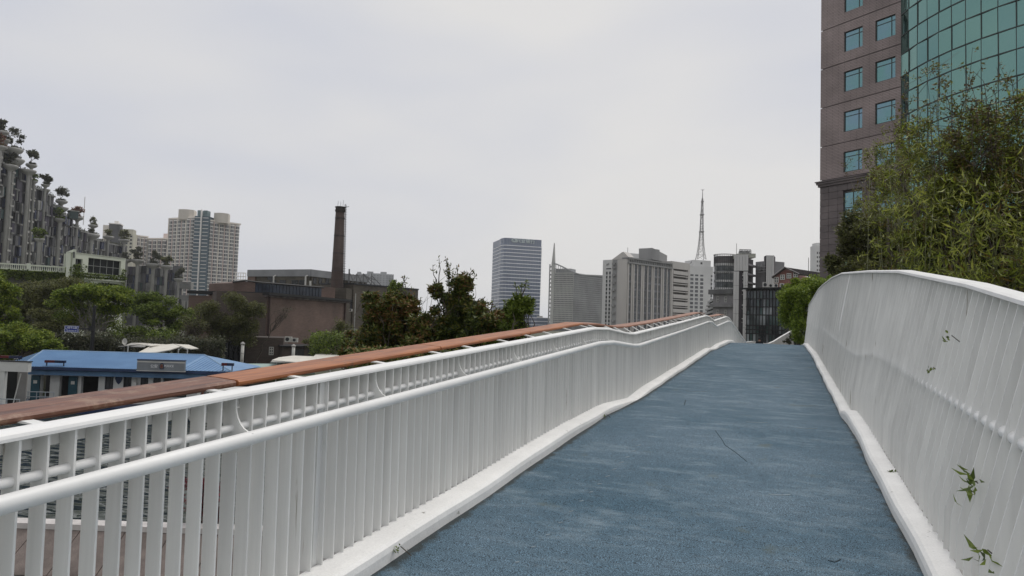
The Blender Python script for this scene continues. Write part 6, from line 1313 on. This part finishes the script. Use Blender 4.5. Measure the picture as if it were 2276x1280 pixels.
# ------------------------------------------------------------------ trees on the right
t = tree('tree', 'bright green bushy tree between the glass building and the right railing', 'tree', (*at(1795, 760, 33)[:2], -3),
 [pb(1785, 648, 33, 46, 30, 9500), pb(1762, 688, 33, 30, 46, 8500), pb(1752, 665, 34, 24, 34, 5000), pb(1825, 632, 33, 44, 32, 8000), pb(1795, 690, 33, 36, 50, 7500), pb(1778, 735, 32, 20, 30, 3000)], 'bright', .095, None, trunk_r=.1, limbs=12, cs=.36, clumps=22)
def dout(x, X): k = (x-CX)/FPX*math.cos(PSI)-math.sin(PSI); return X/max(k, .05)
def bunches(C, per, size, spread=.08):
    idx = np.repeat(np.arange(len(C)), per); D = RNG.normal(size=(len(C), 3)); D[:, 2] -= .2; D /= np.linalg.norm(D, axis=1)[:, None]
    dirs = D[idx]+RNG.normal(size=(len(idx), 3))*.75; dirs[:, 2] -= .25
    return leaves(C[idx]+RNG.normal(size=(len(idx), 3))*spread, size, .14, dirs=dirs)
def bamboo(label, base, px_tips, d, n, per, size=.17):
    t = thing('bamboo', label, 'bamboo', base, 'bamboo clumps beyond the right railing'); mb = MB(); C = []
    for x, y, dd in px_tips:
        b_ = np.array(base)+RNG.normal(size=3)*[.35, .35, 0]; tip = at(x, y, max(d+dd, dout(x, 2.4))); mid = b_*.45+tip*.55+np.array([0, 0, .9])
        pts = [b_*(1-s)**2+2*mid*s*(1-s)+tip*s*s for s in np.linspace(0, 1, 9)]; mb.tube(pts, [.016-.0016*i for i in range(9)], 5, cap=False)
        for q in range(n):
            s = RNG.uniform(.25, 1)**.8; i = min(7, int(s*8)); p = pts[i]*(1-(s*8-i))+pts[i+1]*(s*8-i); br = RNG.normal(size=3)*[.26, .26, .16]*(1.25-s*.6); e = p+br+[0, 0, .05]
            if RNG.random() < .5: mb.tube([p, e], .004, 3, cap=False)
            C.append(e)
    part('culms', mb, mat('culm%d' % len(bpy.data.materials), (.10, .11, .035), .6, .2, 3), t)
    leafobj('foliage', bunches(np.array(C), per, size), LP['bamboo'], t); return t
bamboo('bamboo clump with long arching leaves in front of the granite tower', (*at(2010, 760, 10.5)[:2], -3.2), [(1935, 330, 0), (1965, 280, 0), (1990, 300, .3), (1950, 380, 0), (2010, 350, .5), (1900, 440, 0), (2040, 370, .2), (1920, 470, .3), (2000, 420, -.3), (2060, 430, 0), (1985, 470, .3), (1880, 520, .5), (2030, 500, 0), (1960, 540, 0), (2080, 380, .2), (2050, 540, -.2), (1935, 400, 0), (2015, 300, .4)], 10.5, 26, 9)
bamboo('bamboo clump filling the right edge above the railing', (*at(2240, 760, 9.5)[:2], -3.2), [(2100, 420, 0), (2140, 370, .2), (2190, 400, 0), (2230, 350, 0), (2270, 330, .3), (2300, 380, 0), (2120, 470, 0), (2160, 500, -.3), (2210, 470, .2), (2260, 450, 0), (2300, 480, .3), (2330, 420, 0), (2090, 520, 0), (2140, 560, 0), (2200, 550, .2), (2250, 540, 0), (2290, 560, -.2), (2110, 600, 0), (2180, 610, 0), (2250, 620, 0), (2340, 520, 0)], 9.5, 26, 9)
# twiggy half bare tree
def twig_tree(label, base, tips, d, leafn, spread=.16, r=.07):
    t = thing('tree', label, 'tree', base, 'half bare trees in front of the glass tower'); mb = MB(); L_ = []
    hub = [np.array(base)+np.array([0, 0, 2.2])]; limb(mb, base, hub[0], r*1.3, r, 4, 7, .02); main = []
    for x, y in tips:
        tip = at(x, y, max(d+RNG.uniform(-.8, .8), dout(x, 2.9))); mid = hub[0]*.5+tip*.5+RNG.normal(size=3)*[.25, .25, .1]-np.array([0, 0, .1])
        pts = [hub[0]*(1-s)**2+2*mid*s*(1-s)+tip*s*s+(RNG.normal(size=3)*.03 if 0 < s < 1 else 0) for s in np.linspace(0, 1, 12)]; mb.tube(pts, [max(.005, r*.55*(1-s)) for s in np.linspace(0, 1, 12)], 5, cap=False)
        dirn = (tip-hub[0]); dirn /= np.linalg.norm(dirn)
        for q in range(20):
            i = RNG.integers(4, 12); p = pts[i]; dv_ = dirn*.7+RNG.normal(size=3)*.55; dv_[2] = abs(dv_[2])*.8+.15; l = RNG.uniform(.25, .7); e = p+dv_*l; m_ = p+dv_*l*.5+RNG.normal(size=3)*.03
            mb.tube([p, m_, e], [.007, .005, .003], 3, cap=False)
            for w in range(3):
                f0_ = p+(e-p)*RNG.uniform(.3, 1); e2 = f0_+(dv_*.4+RNG.normal(size=3)*.5)*l*.45; mb.tube([f0_, e2], [.004, .002], 3, cap=False)
                for z in range(leafn): L_.append(f0_+(e2-f0_)*RNG.uniform(.3, 1.05)+RNG.normal(size=3)*.018)
    part('trunk', mb, M['bark'], t, smooth=True); leafobj('crown', leaves(np.array(L_), .062, .55), LP['twig'], t); return t
twig_tree('half bare twiggy tree with small bronze leaves against the green glass', (*at(2100, 760, 13)[:2], -3.2), [(2060, 165), (2040, 210), (2010, 190), (2085, 200), (2110, 230), (1995, 260), (2130, 260), (2150, 200), (2170, 230), (2020, 300), (2070, 280), (2120, 320), (2160, 300), (1950, 390), (1905, 420), (1880, 375), (1990, 400), (2050, 380)], 13, 7)
twig_tree('half bare twiggy tree cut off by the right edge of the photo', (*at(2290, 760, 13)[:2], -3.2), [(2190, 200), (2215, 240), (2250, 190), (2270, 210), (2300, 220), (2200, 290), (2240, 280), (2280, 290), (2180, 350), (2230, 360), (2270, 370), (2150, 330), (2320, 260)], 13, 7)
tree('tree', 'dull olive brown leaved tree low in front of the granite tower base', 'tree', (*at(1950, 760, 19)[:2], -3.2), [pb(1925, 520, 19, 72, 62, 6500), pb(2000, 570, 18.5, 80, 60, 7500), pb(1880, 590, 19, 45, 40, 4000), pb(1960, 600, 18, 90, 36, 5500)], 'dull', .095, None, trunk_r=.09, limbs=16, twigs=3, cs=.34, clumps=30)
tree('tree', 'dark green undergrowth tree just above the right railing', 'tree', (*at(2180, 760, 14)[:2], -3.2), [pb(2090, 590, 14, 90, 50, 8000), pb(2200, 560, 14, 90, 70, 10000), pb(2260, 620, 13, 80, 60, 6500), pb(2120, 620, 13.5, 80, 30, 4000)], 'green', .08, None, trunk_r=.08, limbs=14, twigs=3, cs=.32, clumps=34)
def dpb(px, py, rx, ry, n, X=3.0, dmin=13):
    d = max(dmin, dout(px, X)); return pb(px, py, d, rx, ry, n)
tree('tree', 'loose yellow green crown filling the middle between the granite tower and the right edge', 'tree', (*at(2080, 760, 15)[:2], -3.2), [dpb(1985, 400, 60, 55, 3200), dpb(2050, 440, 80, 70, 5200), dpb(2140, 420, 80, 70, 5200), dpb(2220, 400, 85, 95, 3400), dpb(2290, 420, 70, 110, 2600), dpb(1935, 470, 50, 40, 2200), dpb(2100, 520, 110, 50, 6000), dpb(2220, 500, 80, 60, 5000), dpb(2080, 330, 70, 80, 2200), dpb(2180, 310, 80, 90, 2400), dpb(2010, 320, 45, 60, 1300), dpb(2260, 290, 70, 90, 1800), dpb(1950, 360, 40, 50, 1200)], 'bamboo', .1, None, trunk_r=.09, limbs=22, twigs=3, cs=.3, clumps=26, asp=.3)
# leaves pushing through the right railing
def onx(px, py, X):
    r = Fw + Rv*(px-CX)/FPX - Uv*(py-CY)/FPX; return CAM+r*(X/r[0])
for px, py, n, s, lab in ((2168, 1078, 22, .042, 'leaf tuft poking out between fins halfway up the right railing'), (2195, 1232, 12, .045, 'bamboo sprig poking out low on the right railing near the frame bottom'), (1992, 1056, 34, .02, 'small weed growing on the right kerb at the foot of the fins'),
                          (2115, 752, 8, .02, 'tiny dry leaf tuft high on the right railing'), (2074, 822, 6, .018, 'tiny dry twig caught in the middle of the right railing'), (1348, 924, 12, .012, 'tiny weed at the joint of the left kerb'), (890, 1222, 12, .012, 'tiny moss tuft at the foot of the left kerb')):
    X = np.interp(py, [700, 1100, 1250], [1.03, .9, .85]) if px > 1400 else -2.01
    if px == 1992: X = .845
    c = onx(px, py, X); t = thing('leaf_tuft', lab, 'plant', c, None); P = c+RNG.normal(size=(n, 3))*s*np.array([.25, .8, .7])-np.array([.02, 0, 0])
    D = RNG.normal(size=(n, 3))*[.5, .9, .7]+np.array([-.5, 0, .2]); leafobj('foliage', leaves(P, s*1.9, .25 if s > .03 else .6, dirs=D), LP['bamboo' if s > .05 else 'green'], t)
    mb = MB(); mb.tube([c+np.array([.06, .02, -.03]), c+np.array([0, 0, .02])], .003, 4); part('stem', mb, M['bark'], t)

# ------------------------------------------------------------------ beyond the crest: far parapet, person, bush
fV2 = FR(1658, 70, 1764, 72); wp_ = [(1658, 760), (1675, 758), (1690, 759.5), (1700, 763), (1710, 763), (1722, 758), (1738, 748), (1764, 733)]
mb = MB(); T_ = [fV2.p(*fV2.uv(*p)) for p in wp_]; B_ = [np.array([p[0], p[1], -3.0]) for p in T_]; n = len(T_); F_ = [p-fV2.n*.3 for p in T_+B_]
mb.add(T_+B_+F_, [(i, n+i, n+i+1, i+1) for i in range(n-1)]+[(2*n+i, 2*n+i+1, 3*n+i+1, 3*n+i) for i in range(n-1)]+[(i, i+1, 2*n+i+1, 2*n+i) for i in range(n-1)])
single('ramp_wall', mb, M['fin'], 'pale curved ramp parapet seen beyond the crest under the glass building', 'wall')
def skin_mesh(name, verts, edges, m, origin, root=0):
    me = bpy.data.meshes.new(name); me.from_pydata([v[:3] for v in verts], edges, []); o = bpy.data.objects.new(name, me); COL.objects.link(o)
    sk = o.modifiers.new('s', 'SKIN'); sb_ = o.modifiers.new('d', 'SUBSURF'); sb_.levels = 2; sb_.render_levels = 2
    for i, v in enumerate(verts): me.skin_vertices[0].data[i].radius = (v[3], v[4] if len(v) > 4 else v[3]); me.skin_vertices[0].data[i].use_root = (i == root)
    bpy.context.view_layer.update(); dg = bpy.context.evaluated_depsgraph_get(); r = bpy.data.meshes.new_from_object(o.evaluated_get(dg)); bpy.data.objects.remove(o); r.materials.clear(); r.materials.append(m); r.shade_smooth(); r.name = name; return r
pp_ = at(1688, 757, 52); gx, gy = pp_[0], pp_[1]; gz0 = dk(gy)
per = thing('person', 'person in a black jacket beyond the crest, only head and shoulders showing', 'person', (gx, gy, gz0))
jk = mat('jacket_black', (.012, .012, .014), .8, .1, 4); skn = mat('skin', (.35, .2, .14), .6); trm = mat('trousers_dark', (.02, .022, .03), .8)
vb = [(0, 0, .95, .15, .11), (0, 0, 1.15, .15, .11), (0, 0, 1.36, .19, .12), (0, 0, 1.45, .09, .08), (0, 0, 1.54, .055), (0, .0, 1.62, .085, .095), (0, .0, 1.71, .08, .09),
      (-.19, 0, 1.40, .07), (-.25, .02, 1.14, .05), (-.24, -.08, .92, .04), (.19, 0, 1.40, .07), (.25, -.02, 1.14, .05), (.24, .08, .92, .04),
      (-.09, 0, .88, .09), (-.1, .12, .48, .065), (-.1, .06, .08, .045), (-.1, .2, .04, .04), (.09, 0, .88, .09), (.1, -.08, .5, .065), (.1, -.22, .1, .045), (.1, -.08, .04, .04)]
eb = [(0, 1), (1, 2), (2, 3), (3, 4), (4, 5), (5, 6), (2, 7), (7, 8), (8, 9), (2, 10), (10, 11), (11, 12), (0, 13), (13, 14), (14, 15), (15, 16), (0, 17), (17, 18), (18, 19), (19, 20)]
o = bpy.data.objects.new('body', skin_mesh('body', vb, eb, skn, None)); link(o, per)
vj = [(0, 0, .90, .18, .14), (0, 0, 1.15, .175, .135), (0, 0, 1.36, .21, .14), (0, 0, 1.45, .11, .10), (-.2, 0, 1.40, .085), (-.26, .02, 1.14, .065), (-.25, -.08, .97, .055), (.2, 0, 1.40, .085), (.26, -.02, 1.14, .065), (.25, .08, .97, .055)]
o = bpy.data.objects.new('jacket', skin_mesh('jacket', vj, [(0, 1), (1, 2), (2, 3), (2, 4), (4, 5), (5, 6), (2, 7), (7, 8), (8, 9)], jk, None)); link(o, per)
vt = [(0, 0, .92, .15, .12), (-.09, 0, .86, .105), (-.1, .12, .48, .08), (-.1, .06, .12, .065), (.09, 0, .86, .105), (.1, -.08, .5, .08), (.1, -.22, .14, .065)]
o = bpy.data.objects.new('trousers', skin_mesh('trousers', vt, [(0, 1), (1, 2), (2, 3), (0, 4), (4, 5), (5, 6)], trm, None)); link(o, per)
mb = MB(); mb.lathe((gx, gy-.0, gz0+1.59), [(.085, 0), (.108, .05), (.112, .12), (.08, .19), (.01, .21)], 12); part('hair', mb, M['black'], per, smooth=True)
b_ = pb(1754, 757, 48, 12, 7, 900); b2 = pb(1757, 748, 48, 4, 7, 200)
tree('shrub', 'small dark bush at the far end of the deck beside the right railing', 'shrub', (*b_[0][:2], dk(b_[0][1])), [b_, b2], 'dark', .09, None, trunk_r=.02, limbs=5, clumps=8)

# ------------------------------------------------------------------ haze over the far city
hv = bpy.data.materials.new('haze_air'); hv.use_nodes = True; t = hv.node_tree; t.nodes.remove(t.nodes['Principled BSDF']); pv = N(t, 'ShaderNodeVolumePrincipled')
pv.inputs['Color'].default_value = (.97, .98, 1, 1); pv.inputs['Density'].default_value = .00014; t.links.new(pv.outputs[0], t.nodes['Material Output'].inputs['Volume'])
mb = MB(); mb.box((-150, 440, 50), (1500, 1260, 122)); hz = single('haze', mb, hv, kind='stuff'); hz.location = (0, 0, 0)
